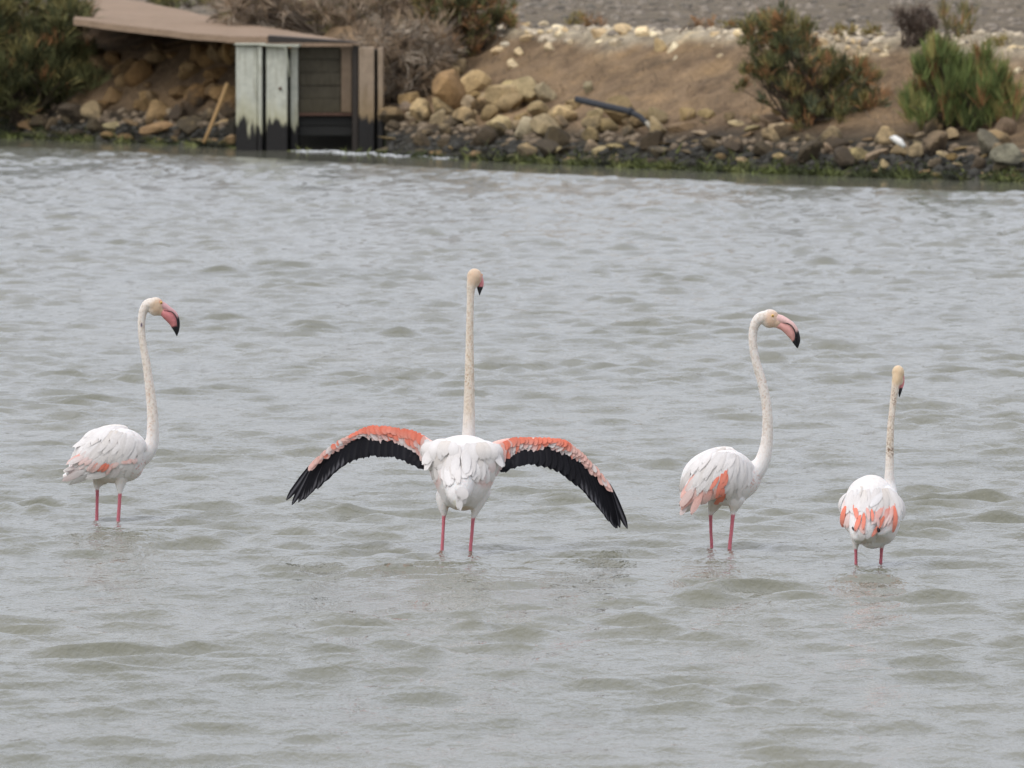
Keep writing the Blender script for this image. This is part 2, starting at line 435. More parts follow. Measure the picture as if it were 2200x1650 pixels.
# small loose stones, joined
def stones_stuff(name, pts, mat, sub=1):
    Vs, Fs, Cs = [], [], []; off = 0
    bm = bmesh.new(); bmesh.ops.create_icosphere(bm, subdivisions=sub, radius=1)
    b0 = np.array([v.co[:] for v in bm.verts]); f0 = np.array([[v.index for v in f.verts] for f in bm.faces]); bm.free()
    for (g, r, c, fz) in pts:
        v = b0*(1+RNG.uniform(-.28, .28, (len(b0), 1)))*np.array([r*RNG.uniform(.8, 1.3), r, r*fz])
        Vs.append(v+np.array(g)); Fs.append(f0+off); off += len(b0); Cs.append(np.tile(c, (len(b0), 1)))
    return mesh_np(name, np.concatenate(Vs), np.concatenate(Fs), mat, None, np.concatenate(Cs), smooth=False)
kk = NT('loose_stone', .95); n1 = kk.noise(30, 4, kk.pos())
kk.color(kk.mix(1.0, kk.attr(), kk.ramp(n1, [(.3, .7), (.7, 1.2)]), 'MULTIPLY')); kk.bump(n1, .5, .02); M_ST = kk.m
pts = []
for i in range(2600):                                  # gravel plain and crest
    px = RNG.uniform(-400, 2600); 
    x = (px-1100)/F*100; e = 6.0+abs(RNG.normal(0, 1))*1.6 if RNG.random() < .42 else RNG.uniform(7, 48)
    y = float(Ys(x))+e; x = (px-1100)/F*y; y = float(Ys(x))+e
    if x < -1.2 and e < 14: continue
    g = (x, y, float(hgt(x, y)))
    cream = e < 8.5 and RNG.random() < .8
    c = np.array([.52, .44, .32]) if cream else (np.array([.25, .215, .17]) if RNG.random() < .75 else np.array([.14, .125, .10]))
    pts.append((g, RNG.uniform(.02, .09)*(1 if cream else 1.0), c*RNG.uniform(.8, 1.15), RNG.uniform(.4, .8)))
tag(stones_stuff('gravel', pts, M_ST), kind='stuff')
pts = []
for i in range(1500):                                  # small stones packed in the bank foot
    px = RNG.uniform(-150, 2350); 
    if 495 < px < 835: continue
    y0 = float(shore(px))-RNG.uniform(0, 70); 
    g = ground(px, y0); c = np.array([.20, .155, .105]) if g.z > .2 else np.array([.05, .048, .04])
    pts.append((tuple(g), RNG.uniform(.03, .075), c*RNG.uniform(.6, 1.3), RNG.uniform(.5, .9)))
tag(stones_stuff('pebbles', pts, M_ST), kind='stuff')

# ---------------------------------------------------------------- track on top of the bank (left)
def build_track():
    k = NT('track_sand', .95); p = k.pos(); n1 = k.noise(2.2, 5, p); n2 = k.noise(30, 4, p)
    c = k.mix(1.0, k.ramp(n1, [(.3, (.26, .185, .122)), (.7, (.32, .23, .158))]), k.ramp(n2, [(.3, .78), (.7, 1.12)]), 'MULTIPLY')
    k.color(c); k.bump(n2, .5, .03)
    front = [(158, 40, 96.0), (260, 54, 95.0), (400, 70, 93.6), (500, 78, 92.7), (575, 79, 92.0), (680, 88, 91.8), (770, 94, 91.6)]
    back = [(185, -12, 113.0), (300, 2, 108.0), (420, 28, 101.5), (520, 50, 97.5), (600, 63, 95.6), (680, 76, 94.4), (780, 91, 93.2)]
    n = 60; rows = 10; V = []; 
    def ip(L_, t):
        q = t*(len(L_)-1); i = min(int(q), len(L_)-2); f = q-i
        return [L_[i][j]*(1-f)+L_[i+1][j]*f for j in range(3)]
    for i in range(n):
        a = at(*ip(front, i/(n-1))); b = at(*ip(back, i/(n-1)))
        for j in range(rows):
            q = a.lerp(b, j/(rows-1)); jig = (float(fbm(q.x*3, q.y*2, 9, 3))-.5)
            q.z += .015*jig
            if j == 0: q.y += .08*jig
            V.append(q)
    V = V + [v-Vector((0, 0, .08)) for v in V]; N = n*rows; Fq = []
    I = lambda i, j: i*rows+j
    for i in range(n-1):
        for j in range(rows-1):
            Fq.append((I(i, j), I(i+1, j), I(i+1, j+1), I(i, j+1))); Fq.append((N+I(i, j+1), N+I(i+1, j+1), N+I(i+1, j), N+I(i, j)))
        Fq.append((I(i, 0), N+I(i, 0), N+I(i+1, 0), I(i+1, 0))); Fq.append((I(i+1, rows-1), N+I(i+1, rows-1), N+I(i, rows-1), I(i, rows-1)))
    for i in (0, n-1):
        for j in range(rows-1): Fq.append((I(i, j), I(i, j+1), N+I(i, j+1), N+I(i, j)))
    tag(mesh_from('track', V, Fq, k.m, smooth=False), kind='structure')
build_track()

# ---------------------------------------------------------------- sluice
def stained(name, c_top, rough=.8, lo=.30, hi=.62, c_dark=(.022, .021, .02), jag=.8):
    k = NT(name, rough); p = k.pos(); sx = k.n('ShaderNodeSeparateXYZ'); k.l(p, sx.inputs[0])
    m = k.n('ShaderNodeMapping'); m.inputs['Scale'].default_value = (1, 1, .14); k.l(p, m.inputs['Vector'])
    dr = k.noise(9, 4, m.outputs['Vector'], .6); n1 = k.noise(14, 5, p); st = k.noise(24, 3, m.outputs['Vector'])
    c = k.mix(1.0, c_top, k.ramp(n1, [(.3, .82), (.7, 1.08)]), 'MULTIPLY')
    c = k.mix(k.ramp(st, [(.52, 0.0), (.75, .55)]), c, tuple(v*.45 for v in (c_top[0], c_top[1]*.9, c_top[2]*.7)))
    lv = k.math('ADD', sx.outputs['Z'], k.math('MULTIPLY', k.math('SUBTRACT', dr, .5), jag))
    wet = k.ramp(lv, [(lo-.03, 1.0), (lo+.04, 0.0)])
    yel = k.ramp(lv, [(lo, 1.0), (hi, 0.0)])
    c = k.mix(k.math('MULTIPLY', yel, .6), c, tuple(v for v in (c_top[0]*.75, c_top[1]*.68, c_top[2]*.42)))
    c = k.mix(wet, c, c_dark); k.color(c); k.bump(n1, .3, .02); return k.m
def box(x0, y0, x1, y1, Yf, depth, tw=0):
    """a beveled block whose front face fills these photo pixels at distance Yf"""
    a, b, c_, d = at(x0, y0, Yf), at(x1, y0 if not tw else tw, Yf), at(x1, y1, Yf), at(x0, y1, Yf)
    bm = bmesh.new(); vs = [bm.verts.new(v) for v in (a, b, c_, d)]; ws = [bm.verts.new(v+Vector((0, depth, 0))) for v in (a, b, c_, d)]
    bm.faces.new(vs); bm.faces.new(ws[::-1])
    for i in range(4): bm.faces.new((vs[i], ws[i], ws[(i+1) % 4], vs[(i+1) % 4]))
    bmesh.ops.recalc_face_normals(bm, faces=bm.faces)
    bmesh.ops.bevel(bm, geom=list(bm.edges), offset=.008, segments=1, affect='EDGES')
    return bm
M_WC = stained('painted_concrete', (.50, .51, .43)); M_TN = stained('tan_concrete', (.31, .24, .17), lo=.36, hi=.8, jag=.35)
M_DW = stained('dark_timber', (.066, .058, .040), lo=.22, hi=.7, c_dark=(.03, .026, .02), jag=.4); M_BM = flat('weathered_beam', (.045, .038, .032))
M_PM = flat('pale_metal', (.42, .43, .34)); M_RS = flat('rust_rail', (.10, .055, .038)); M_BR = stained('brown_timber', (.17, .125, .085), lo=.3, hi=.7, jag=.4)
M_DK = flat('wet_recess_shade', (.02, .02, .018))  # near-black colour puts the shade into grooves and recess; lower boards share it
YG = 90.6
sg = thing('sluice_gate', 'pale painted concrete and dark timber sluice gate standing in the water', 'sluice gate', at(660, 318, YG))
bm_obj('pier', box(507, 99, 553, 330, YG, .5), M_WC, sg)
bm_obj('flange', box(554, 98, 563, 330, YG-.03, .35), M_WC, sg)
bm_obj('groove', box(564, 101, 571, 330, YG+.12, .3), M_DK, sg)
bm_obj('pier', box(572, 101, 617, 330, YG, .5), M_WC, sg)
bm_obj('pier', box(624, 103, 640, 330, YG+.16, .8), M_WC, sg)
bm_obj('groove', box(618, 104, 623, 330, YG+.25, .3), M_DK, sg)
bm_obj('cap', box(503, 94, 569, 97.5, YG-.06, .6), M_PM, sg)
bm_obj('cap', box(570, 96, 644, 101, YG-.06, .8), M_PM, sg)
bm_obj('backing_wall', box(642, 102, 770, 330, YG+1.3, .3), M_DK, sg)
yy = [100, 128, 156, 184, 212, 243]
for i in range(5): bm_obj('board', box(641, yy[i]+.2, 732, yy[i+1]-.1, YG+.22+.010*(i % 2), .08), M_DW, sg)
bm_obj('rail', box(641, 243, 757, 249, YG+.18, .1), M_RS, sg)
for i, (a, b) in enumerate([(250, 270), (271, 292)]): bm_obj('board', box(641, a, 757, b, YG+.26, .07), M_DK, sg)
bm_obj('post_or_gap', box(733, 100, 756, 242, YG+.17, .1), M_BR, sg)
bm_obj('post_or_gap', box(757, 98, 770, 330, YG+.12, .3), M_BM, sg)  # dark block filling the gap beside the tan upright, standing in for its shade
bm_obj('post_or_gap', box(771, 102, 804, 330, YG, .5), M_TN, sg)
bm_obj('groove', box(805, 106, 811, 330, YG+.14, .2), M_DK, sg)
bm_obj('post_or_gap', box(812, 103, 823, 330, YG, .5), M_TN, sg)
bm_obj('lintel', box(575, 76, 771, 92, YG+.02, .5, tw=90), M_BM, sg)
def tube(path, rads, seg=12, cap=True):
    V, Fc = [], []; n = len(path)
    for i, (p, r) in enumerate(zip(path, rads)):
        t = (path[min(i+1, n-1)]-path[max(i-1, 0)]).normalized()
        up = Vector((0, 1, 0)) if abs(t.y) < .9 else Vector((0, 0, 1))
        a = t.cross(up).normalized(); b = a.cross(t)
        for k_ in range(seg):
            q = 2*math.pi*k_/seg; V.append(p+a*math.cos(q)*r+b*math.sin(q)*r)
    for i in range(n-1):
        for k_ in range(seg):
            k2 = (k_+1) % seg; Fc.append((i*seg+k_, i*seg+k2, (i+1)*seg+k2, (i+1)*seg+k_))
    if cap: Fc.append(tuple(range(seg))[::-1]); Fc.append(tuple((n-1)*seg+k_ for k_ in range(seg)))
    return V, Fc
V, Fc = tube([at(557, 96, YG-.09), at(612, 100, YG-.09), at(619, 132, YG-.05), at(622, 165, YG-.02)], [.012]*4, 8)
mesh_from('cable', V, Fc, M_PM, sg)
V, Fc = tube([at(602, 190, YG-.004), at(602, 190, YG-.03)], [.02, .016], 10); mesh_from('bolt', V, Fc, M_RS, sg)
V, Fc = tube([at(488, 180, 90.8), at(470, 228, 90.6), at(454, 268, 90.4), at(438, 306, 90.2)], [.022, .024, .022, .02], 8)
tag(mesh_from('wooden_stake', V, Fc, flat('old_wood', (.30, .19, .08), .8)), 'thin ochre wooden stake leaning in the water left of the sluice', 'stake')
# pipe
pp = [(1238, 213), (1275, 222), (1315, 231), (1352, 239), (1375, 251), (1392, 267), (1403, 284)]
M_PI = flat('black_pipe', (.042, .045, .050), .7)
g = ground(1350, 262)
pipe = thing('drain_pipe', 'dark blue grey drain pipe bent down over the shore rocks', 'pipe', at(1330, 236, g.y-.45))
V, Fc = tube([at(x, y, g.y-.5-.004*(x-1238)) for x, y in pp], [.036, .038, .038, .036, .032, .028, .025], 14)
mesh_from('pipe_body', V, Fc, M_PI, pipe)
V, Fc = tube([at(1352, 239, g.y-.96), at(1358, 241.5, g.y-.985)], [.046, .046], 14); mesh_from('collar', V, Fc, M_PI, pipe)
V, Fc = tube([at(1388, 262, g.y-1.12), at(1400, 274, g.y-1.16), at(1408, 285, g.y-1.2)], [.022, .032, .02], 10)
mesh_from('pale_sleeve', V, Fc, flat('pale_sleeve', (.36, .33, .26)), pipe)
# white debris on the shore
V, Fc = tube([at(1913, 296, 79.9), at(1921, 297, 79.85), at(1932, 304, 79.8), at(1943, 315, 79.75)], [.012, .035, .040, .022], 10)
tag(mesh_from('plastic_scrap', V, Fc, flat('white_plastic', (.75, .74, .68), .4)), 'curved white plastic scrap lying on dark rocks below the right shrub', 'debris')

# ---------------------------------------------------------------- vegetation
def leaf_mat():
    k = NT('foliage', .85); n1 = k.noise(5, 4, k.pos())
    k.color(k.mix(1.0, k.attr(), k.ramp(n1, [(.3, .65), (.7, 1.25)]), 'MULTIPLY')); return k.m
M_LF = leaf_mat()
def blades(P, D, Ln, Wd, col, bend):
    """two-segment tapered blades; arrays of n"""
    n = len(P); side = np.cross(D, RNG.normal(0, 1, (n, 3))); side /= np.linalg.norm(side, axis=1, keepdims=True)+1e-9
    b = RNG.normal(0, 1, (n, 3))*bend[:, None]; b[:, 2] -= bend*.6
    m = P + D*Ln[:, None]*.5 + b*.25*Ln[:, None]; t = P + D*Ln[:, None] + b*Ln[:, None]
    w2 = (side*Wd[:, None]*.5)
    V = np.stack([P-w2*.6, P+w2*.6, m+w2, m-w2, t+w2*.15, t-w2*.15], 1).reshape(-1, 3)
    i = np.arange(n)[:, None]*6
    Fq = np.concatenate([i+np.array([[0, 1, 2, 3]]), i+np.array([[3, 2, 4, 5]])])
    return V, Fq, np.repeat(col, 6, 0)
def shrub(name, label, cat, base, clumps, pal, ln=(.06, .14), wd=.012, up=.8, per=260, bend=.18, stem=(.11, .085, .06), group=None, spread=1.0):
    """clumps: (px, py, radius px, depth offset) ; pal: list of (weight, colour)"""
    g = ground(*base); s = g.y/F
    root = thing(name, label, cat, g, group)
    Ps, Ds, Ls, Cs = [], [], [], []; wts = np.array([p[0] for p in pal]); wts = wts/wts.sum(); cols = np.array([p[1] for p in pal])
    SV, SF = [], []
    for (x, y, r, dy) in clumps:
        c0 = np.array(at(x, y, g.y+dy)); R = r*s
        nb = max(3, int(per*(r/30.0)**1.6)); sub = max(3, int(r/5))
        # small tufts inside the clump so the mass breaks up
        tc_ = RNG.normal(0, .5, (sub, 3))*R*np.array([1, 1, .9])
        which = RNG.integers(0, sub, nb); cidx = RNG.choice(len(pal), sub, p=wts)
        P = c0+tc_[which]+RNG.normal(0, .22, (nb, 3))*R
        D = (P-c0)/(R+1e-6)*.55*spread + RNG.normal(0, .28, (nb, 3)); D[:, 2] += up; D /= np.linalg.norm(D, axis=1, keepdims=True)
        col = cols[cidx[which]]; other = RNG.random(nb) < .25; col = np.where(other[:, None], cols[RNG.choice(len(pal), nb, p=wts)], col)
        col = col*RNG.uniform(.65, 1.35, (nb, 1))
        Ps.append(P); Ds.append(D); Ls.append(RNG.uniform(*ln, nb)); Cs.append(col)
        a = Vector(g)+Vector((RNG.normal(0, .12), RNG.normal(0, .05), -.05)); bb = Vector(c0); mm = a.lerp(bb, .5)+Vector((RNG.normal(0, .06), 0, .02))
        v, f = tube([a, mm, bb], [.016, .010, .004], 5, False); o0 = len(SV); SV += v; SF += [tuple(q+o0 for q in ff) for ff in f]
    P = np.concatenate(Ps); D = np.concatenate(Ds); Ln = np.concatenate(Ls); col = np.concatenate(Cs)
    V, Fq, cc = blades(P, D, Ln, RNG.uniform(.7, 1.3, len(P))*wd, col, np.full(len(P), bend))
    mesh_np('foliage', V, Fq, M_LF, root, cc, smooth=False)
    mesh_from('stem', SV, SF, flat('stem_bark', stem), root)
    return root
def fill(poly_boxes, n, r=(16, 34), dy=(-.3, .5), seed=1):
    """clumps spread over a set of photo ellipses (cx, cy, rx, ry)"""
    q = random.Random(seed); out = []; ar = [b[2]*b[3] for b in poly_boxes]
    for i in range(n):
        cx, cy, rx, ry = q.choices(poly_boxes, ar)[0]
        while True:
            a, b = q.uniform(-1, 1), q.uniform(-1, 1)
            if a*a+b*b < 1: break
        out.append((cx+a*rx, cy+b*ry, q.uniform(*r), q.uniform(*dy)))
    return out
GD, GM, GY, OR, BR, DR = (.060, .066, .028), (.135, .140, .058), (.25, .215, .08), (.34, .18, .08), (.18, .12, .07), (.29, .215, .14)
shrub('green_shrub', 'large dark green feathery shrub at the left end of the far bank', 'shrub', (70, 262),
      fill([(60, 80, 120, 100), (60, 180, 120, 75), (160, 185, 70, 50), (-60, 120, 80, 120), (140, 40, 40, 60), (190, 225, 40, 28)], 130, (20, 36), (-.5, .5), 3),
      [(5, GD), (5, GM), (2, GY), (.4, OR)], ln=(.08, .24), wd=.011, up=.75, per=360, bend=.2)
shrub('green_shrub', 'low olive green shrub behind the sandy track at the top', 'shrub', (405, 18),
      fill([(400, 6, 75, 16)], 22, (12, 20), (-.2, 1.2), 4), [(3, GD), (3, GM), (3, GY)], ln=(.06, .14), wd=.014)
shrub('dry_bush', 'grey dead brushwood sprawling behind the sluice and track', 'bush', (700, 70),
      fill([(620, 25, 140, 32), (790, 60, 120, 45), (760, 0, 160, 30), (540, 0, 60, 30), (850, 60, 70, 60), (720, 62, 70, 22)], 140, (18, 30), (-.1, 1.5), 5),
      [(5, DR), (2, (.19, .15, .11)), (1, GY), (2, (.38, .31, .23))], ln=(.08, .26), wd=.012, up=.55, per=190, bend=.35, spread=1.4)
shrub('dry_bush', 'grey tangled dead brush tumbling down right of the sluice', 'bush', (870, 215),
      fill([(855, 130, 38, 60), (880, 190, 50, 40), (930, 150, 50, 30), (905, 90, 60, 40), (775, 78, 55, 18)], 62, (16, 28), (-.5, .5), 6),
      [(5, DR), (2, (.19, .155, .12)), (2, (.40, .34, .26))], ln=(.08, .20), wd=.010, up=.3, per=190, bend=.4, spread=1.5)
shrub('saltbush', 'orange and green saltbush hanging over the upper middle of the bank', 'shrub', (1000, 118),
      fill([(1000, 40, 90, 50), (940, 60, 50, 50), (1060, 70, 45, 35), (980, -5, 90, 20), (975, 100, 60, 22)], 75, (16, 28), (-.4, .5), 7),
      [(3, GD), (4, GM), (3, GY), (4, OR), (2, BR)], ln=(.05, .12), wd=.014, up=.6, per=260, bend=.2)
shrub('saltbush', 'big bushy green saltbush with rusty patches right of the pipe', 'shrub', (1740, 262),
      fill([(1675, 90, 75, 50), (1690, 165, 115, 55), (1760, 210, 115, 55), (1790, 262, 80, 32), (1665, 58, 55, 22), (1840, 255, 38, 38), (1830, 170, 50, 40)], 150, (13, 26), (-.5, .5), 8),
      [(5, GM), (2, GD), (4, GY), (2.8, OR), (2.5, (.13, .15, .085))], ln=(.05, .15), wd=.009, up=.9, per=330, bend=.2)
shrub('reed_clump', 'bright green upright reed clump near the right edge of the shore', 'reeds', (2060, 276),
      fill([(2010, 150, 50, 40), (2080, 160, 60, 40), (2060, 225, 105, 50), (2145, 215, 48, 48), (1985, 225, 35, 50)], 100, (13, 24), (-.4, .4), 9),
      [(6, (.18, .225, .07)), (4, (.115, .15, .05)), (4, (.29, .26, .09)), (.7, OR)], ln=(.12, .28), wd=.010, up=1.7, per=230, bend=.08)
shrub('dead_bush', 'round brown dead bush on the crest above the reed clump', 'bush', (1970, 92),
      fill([(1962, 60, 46, 32)], 24, (12, 20), (-.2, .2), 10), [(4, (.115, .085, .065)), (2, (.17, .135, .105)), (1, (.07, .05, .04))],
      ln=(.06, .16), wd=.009, up=.9, per=230, bend=.3)
shrub('grass_tuft', 'thin tall green weed with orange base beside the brown dead bush', 'weed', (2055, 82),
      fill([(2050, 50, 40, 28), (2060, 72, 40, 8)], 16, (9, 14), (-.1, .2), 11), [(3, GY), (2, GM), (2, OR)], ln=(.08, .2), wd=.007, up=1.8, per=120, bend=.08)
tufts = [(1235, 44, 'yellow green tuft on the crest left of the row of cream stones'), (1570, 56, 'yellow tuft on the crest beside the big saltbush'),
         (1510, 54, 'small rusty tuft on the crest between the cream stones'), (1880, 72, 'olive tuft on the crest left of the brown dead bush'),
         (2145, 95, 'faded straw tuft on the crest at the right end'), (1815, 72, 'pale low tuft on the crest above the big saltbush'),
         (1275, 50, 'rusty brown low tuft right of the yellow green tuft')]
for i, (x, y, lb) in enumerate(tufts):
    shrub('grass_tuft', lb, 'grass tuft', (x, y+8), fill([(x, y, 22, 9)], 7, (9, 14), (-.1, .15), 20+i),
          [(4, (.24, .19, .05)), (2, GY), (1, OR)] if i not in (2, 6) else [(3, OR), (2, (.24, .17, .07))], ln=(.04, .09), wd=.010, up=.9, per=150)
# shoreline algae and dry grass on the slope: nobody could count the blades
n = 26000; px = RNG.uniform(-100, 2300, n); keep = (RNG.random(n) < np.interp(px, [0, 500, 520, 980, 1100, 2200], [.4, .3, .04, .05, .8, 1.0])) & (vnoise(px/38.0, px*0, 3) > .33)
px = px[keep]; x = (px-1100)/F*85; 
for _ in range(5): x = (px-1100)/F*Ys(x)
e = np.abs(RNG.normal(0, .45, len(px)))-.55; y = Ys(x)+e; x = (px-1100)/F*y
P = np.stack([x, y, np.maximum(hgt(x, y), -.01)], 1); D = RNG.normal(0, .9, P.shape); D[:, 2] = np.abs(D[:, 2])*.5+.2; D /= np.linalg.norm(D, axis=1, keepdims=True)
cols = np.array([(.09, .105, .032), (.04, .048, .018), (.13, .14, .048), (.022, .024, .014)])[(vnoise(px/30.0, px*0, 8)*4).astype(int).clip(0, 3)]*RNG.uniform(.7, 1.3, (len(px), 1))
V, Fq, cc = blades(P, D, RNG.uniform(.04, .12, len(P)), RNG.uniform(.015, .03, len(P)), cols, np.full(len(P), .5))
tag(mesh_np('algae', V, Fq, M_LF, None, cc, smooth=False), kind='stuff')
n = 2200; px = RNG.uniform(850, 2300, n); e = RNG.uniform(1.8, 7.5, n); x = (px-1100)/F*88
for _ in range(5): x = (px-1100)/F*(Ys(x)+e)
y = Ys(x)+e; k_ = fbm(x*1.5, y*1.2, 91, 3) > .50; x, y = x[k_], y[k_]
P = np.stack([x, y, hgt(x, y)], 1); D = RNG.normal(0, .5, P.shape); D[:, 2] = .8; D /= np.linalg.norm(D, axis=1, keepdims=True)
cc = np.array([.20, .15, .10])*RNG.uniform(.6, 1.4, (len(P), 1))
V, Fq, cc = blades(P, D, RNG.uniform(.03, .12, len(P)), RNG.uniform(.006, .012, len(P)), cc, np.full(len(P), .4))
tag(mesh_np('dry_grass', V, Fq, M_LF, None, cc, smooth=False), kind='stuff')
# foam line drifting off the sluice
pts = []
for i in range(900):
    t = RNG.random(); px = 640+t*345+RNG.normal(0, 5); py = 323.5+t*17+1.6*math.sin(t*23)+.9*math.sin(t*51)+RNG.normal(0, .5)
    v = -(py-825)/F; Yw = H/((sp-v*cp)/(cp+v*sp)); q = at(px, py, Yw)
    pts.append(((q.x, q.y, .004), RNG.uniform(.010, .024)*(1.25-abs(t-.35)), np.array([.60, .62, .62]), .3))
kf = flat('foam', (.62, .64, .64), .6, .85)
fo = stones_stuff('foam', pts, kf); tag(fo, kind='stuff')

# ---------------------------------------------------------------- flamingos
WHITE = np.array([.79, .765, .745]); CREAM = np.array([.70, .61, .49]); TANF = np.array([.56, .40, .26]); PINK = np.array([.66, .24, .25])
LEG = np.array([.52, .155, .19]); SALM = np.array([.86, .50, .43]); CORAL = np.array([.92, .255, .165]); BLK = np.array([.014, .014, .017]); PALEP = np.array([.80, .66, .63])
def catmull(S, m):
    S = np.array(S, float); n = len(S); out = []
    for i in range(n-1):
        p0 = S[max(i-1, 0)]; p1 = S[i]; p2 = S[i+1]; p3 = S[min(i+2, n-1)]
        for j in range(m):
            t = j/m
            out.append(.5*((2*p1)+(-p0+p2)*t+(2*p0-5*p1+4*p2-p3)*t*t+(-p0+3*p1-3*p2+p3)*t**3))
    out.append(S[-1]); return np.array(out)
def loft(Y0, secs, m=6, seg=20):
    """secs: (px, py, half width px across the axis, half depth m, depth offset m) -> closed surface"""
    s = Y0/F; R = catmull([(x, y, a, b, dy) for x, y, a, b, dy in secs], m)
    P = [at(r[0], r[1], Y0+r[4]) for r in R]; V = []; n = len(R)
    for i in range(n):
        t = P[min(i+1, n-1)]-P[max(i-1, 0)]
        if t.length < 1e-6: t = Vector((0, 0, 1))
        t.normalize(); a = t.cross(Vector((0, 1, 0)))
        a.normalize(); b = a.cross(t).normalized()
        ra, rb = max(R[i][2], .15)*s, max(R[i][3], .0003)
        for k_ in range(seg):
            q = 2*math.pi*k_/seg; V.append(P[i]+a*math.cos(q)*ra+b*math.sin(q)*rb)
    Fc = []
    for i in range(n-1):
        for k_ in range(seg):
            k2 = (k_+1) % seg; Fc.append((i*seg+k_, i*seg+k2, (i+1)*seg+k2, (i+1)*seg+k_))
    Fc.append(tuple(range(seg))[::-1]); Fc.append(tuple((n-1)*seg+k_ for k_ in range(seg)))
    return V, Fc
def rnd(Y0, pts, dy=0):          # round section list: (px, py, r px[, dy]) -> loft sections
    return [(p[0], p[1], p[2], p[2]*Y0/F, (p[3] if len(p) > 3 else dy)) for p in pts]
def ball(Y0, x, y, rx, ry, rd, dy=0):
    n = 9; out = []
    for i in range(n):
        a = -math.pi/2+math.pi*i/(n-1); c = max(math.cos(a), .02); out.append((x, y-ry*math.sin(a), rx*c, rd*c, dy))
    return loft(Y0, out, 1)
def fuse(name, parts, voxel, colf, mat, parent, smooth=4):
    V, Fc = [], []
    for v, f in parts: o0 = len(V); V += v; Fc += [tuple(q+o0 for q in ff) for ff in f]
    me = bpy.data.meshes.new('tmp'); me.from_pydata([tuple(v) for v in V], [], Fc); me.update()
    bm = bmesh.new(); bm.from_mesh(me); bmesh.ops.recalc_face_normals(bm, faces=bm.faces); bm.to_mesh(me); bm.free()
    o = bpy.data.objects.new('tmp', me); C.objects.link(o)
    r = o.modifiers.new('r', 'REMESH'); r.mode = 'VOXEL'; r.voxel_size = voxel
    sm = o.modifiers.new('s', 'SMOOTH'); sm.factor = .5; sm.iterations = smooth
    dg = bpy.context.evaluated_depsgraph_get(); me2 = bpy.data.meshes.new_from_object(o.evaluated_get(dg)); 
    bpy.data.objects.remove(o)
    n = len(me2.vertices); co = np.empty(n*3, np.float32); me2.vertices.foreach_get('co', co); co = co.reshape(-1, 3)
    set_col(me2, colf(co)); me2.materials.clear(); me2.materials.append(mat); me2.name = name
    me2.polygons.foreach_set('use_smooth', np.ones(len(me2.polygons), bool))
    return link(bpy.data.objects.new(name, me2), parent)
def lofted(name, part, colf, mat, parent):
    V, Fc = part; o = mesh_from(name, V, Fc, mat, parent); co = np.array([v[:] for v in V]); set_col(o.data, colf(co)); return o
# feathers
def feather_mesh(shape, c0, c1, rachis=None, seed=0):
    q = random.Random(seed); ts = [0, .08, .2, .4, .6, .78, .9, .97, 1.0]; V, Fc, col = [], [], []
    us = [-1, -.5, -.035, .035, .5, 1]
    for i, t in enumerate(ts):
        if shape == 'blunt': wv = min(1, .35+t*2.2)*(1 if t < .82 else max(.25, 1-((t-.82)/.18)**2.2*.75))
        elif shape == 'flight': wv = min(1, .35+t*2.2)*(1 if t < .72 else max(.12, 1-((t-.72)/.28)**2.3*.90))
        elif shape == 'long': wv = min(1, .3+t*2.0)*(1 if t < .6 else max(.14, math.sqrt(max(0, 1-((t-.6)/.4)**2))))
        else: wv = min(1, .45+t*1.8)*(1 if t < .5 else max(.2, math.sqrt(max(0, 1-((t-.5)/.5)**2.2))))
        for u in us:
            jx = q.uniform(-.08, .03) if (t > .75 and shape != 'flight') else 0
            z = (-.012 if shape in ('flight', 'blunt') else -.03)*u*u*wv - .02*t*t + (.008 if abs(u) < .1 else 0)
            V.append((t+jx, u*.5*wv, z))
            c = c0*(1-t)+c1*t
            if rachis is not None and abs(u) < .1: c = c*.45+rachis*.55
            col.append(c*(1-.05*abs(u)) if rachis is None else c)
    m = len(us)
    for i in range(len(ts)-1):
        for k_ in range(m-1): Fc.append((i*m+k_, i*m+k_+1, (i+1)*m+k_+1, (i+1)*m+k_))
    me = bpy.data.meshes.new('feather'); me.from_pydata(V, [], Fc); me.update(); set_col(me, np.array(col))
    for p in me.polygons: p.use_smooth = True
    me.materials.append(M_FE); return me
GREYR = np.array([.20, .20, .22])
FM = {'black': [feather_mesh('flight', BLK, BLK*1.1, GREYR*1.1, 1)], 'blunt': [feather_mesh('blunt', BLK, BLK*1.1, GREYR*.18, 16)], 'blackr': [feather_mesh('round', BLK, BLK, None, 2)],
      'white': [feather_mesh('round', WHITE, WHITE*1.06, None, s_) for s_ in (3, 4, 5)],
      'whitelong': [feather_mesh('long', WHITE*.97, WHITE*1.06, None, s_) for s_ in (6, 7)],
      'shade': [feather_mesh('round', CREAM*.4+WHITE*.55, WHITE*.98, None, 8)],
      'pale': [feather_mesh('long', WHITE, PALEP, None, 9), feather_mesh('round', PALEP, WHITE, None, 10)],
      'salmon': [feather_mesh('long', SALM, SALM*.7+WHITE*.3, None, 11), feather_mesh('round', SALM, SALM*.85+WHITE*.15, None, 12)],
      'coral': [feather_mesh('round', CORAL, CORAL*.8+SALM*.2, None, 13), feather_mesh('round', CORAL, CORAL*.45+SALM*.55, None, 14)],
      'tip': [feather_mesh('long', CORAL*.9, PALEP, None, 17), feather_mesh('long', SALM, WHITE, None, 18)],
      'soft': [feather_mesh('long', SALM*.6+CORAL*.4, PALEP, None, 19), feather_mesh('long', PALEP, SALM*.6+WHITE*.4, None, 20)],
      'corallong': [feather_mesh('long', CORAL, CORAL*.6+SALM*.4, None, 15)]}
rf = random.Random(3)
BOW = {}
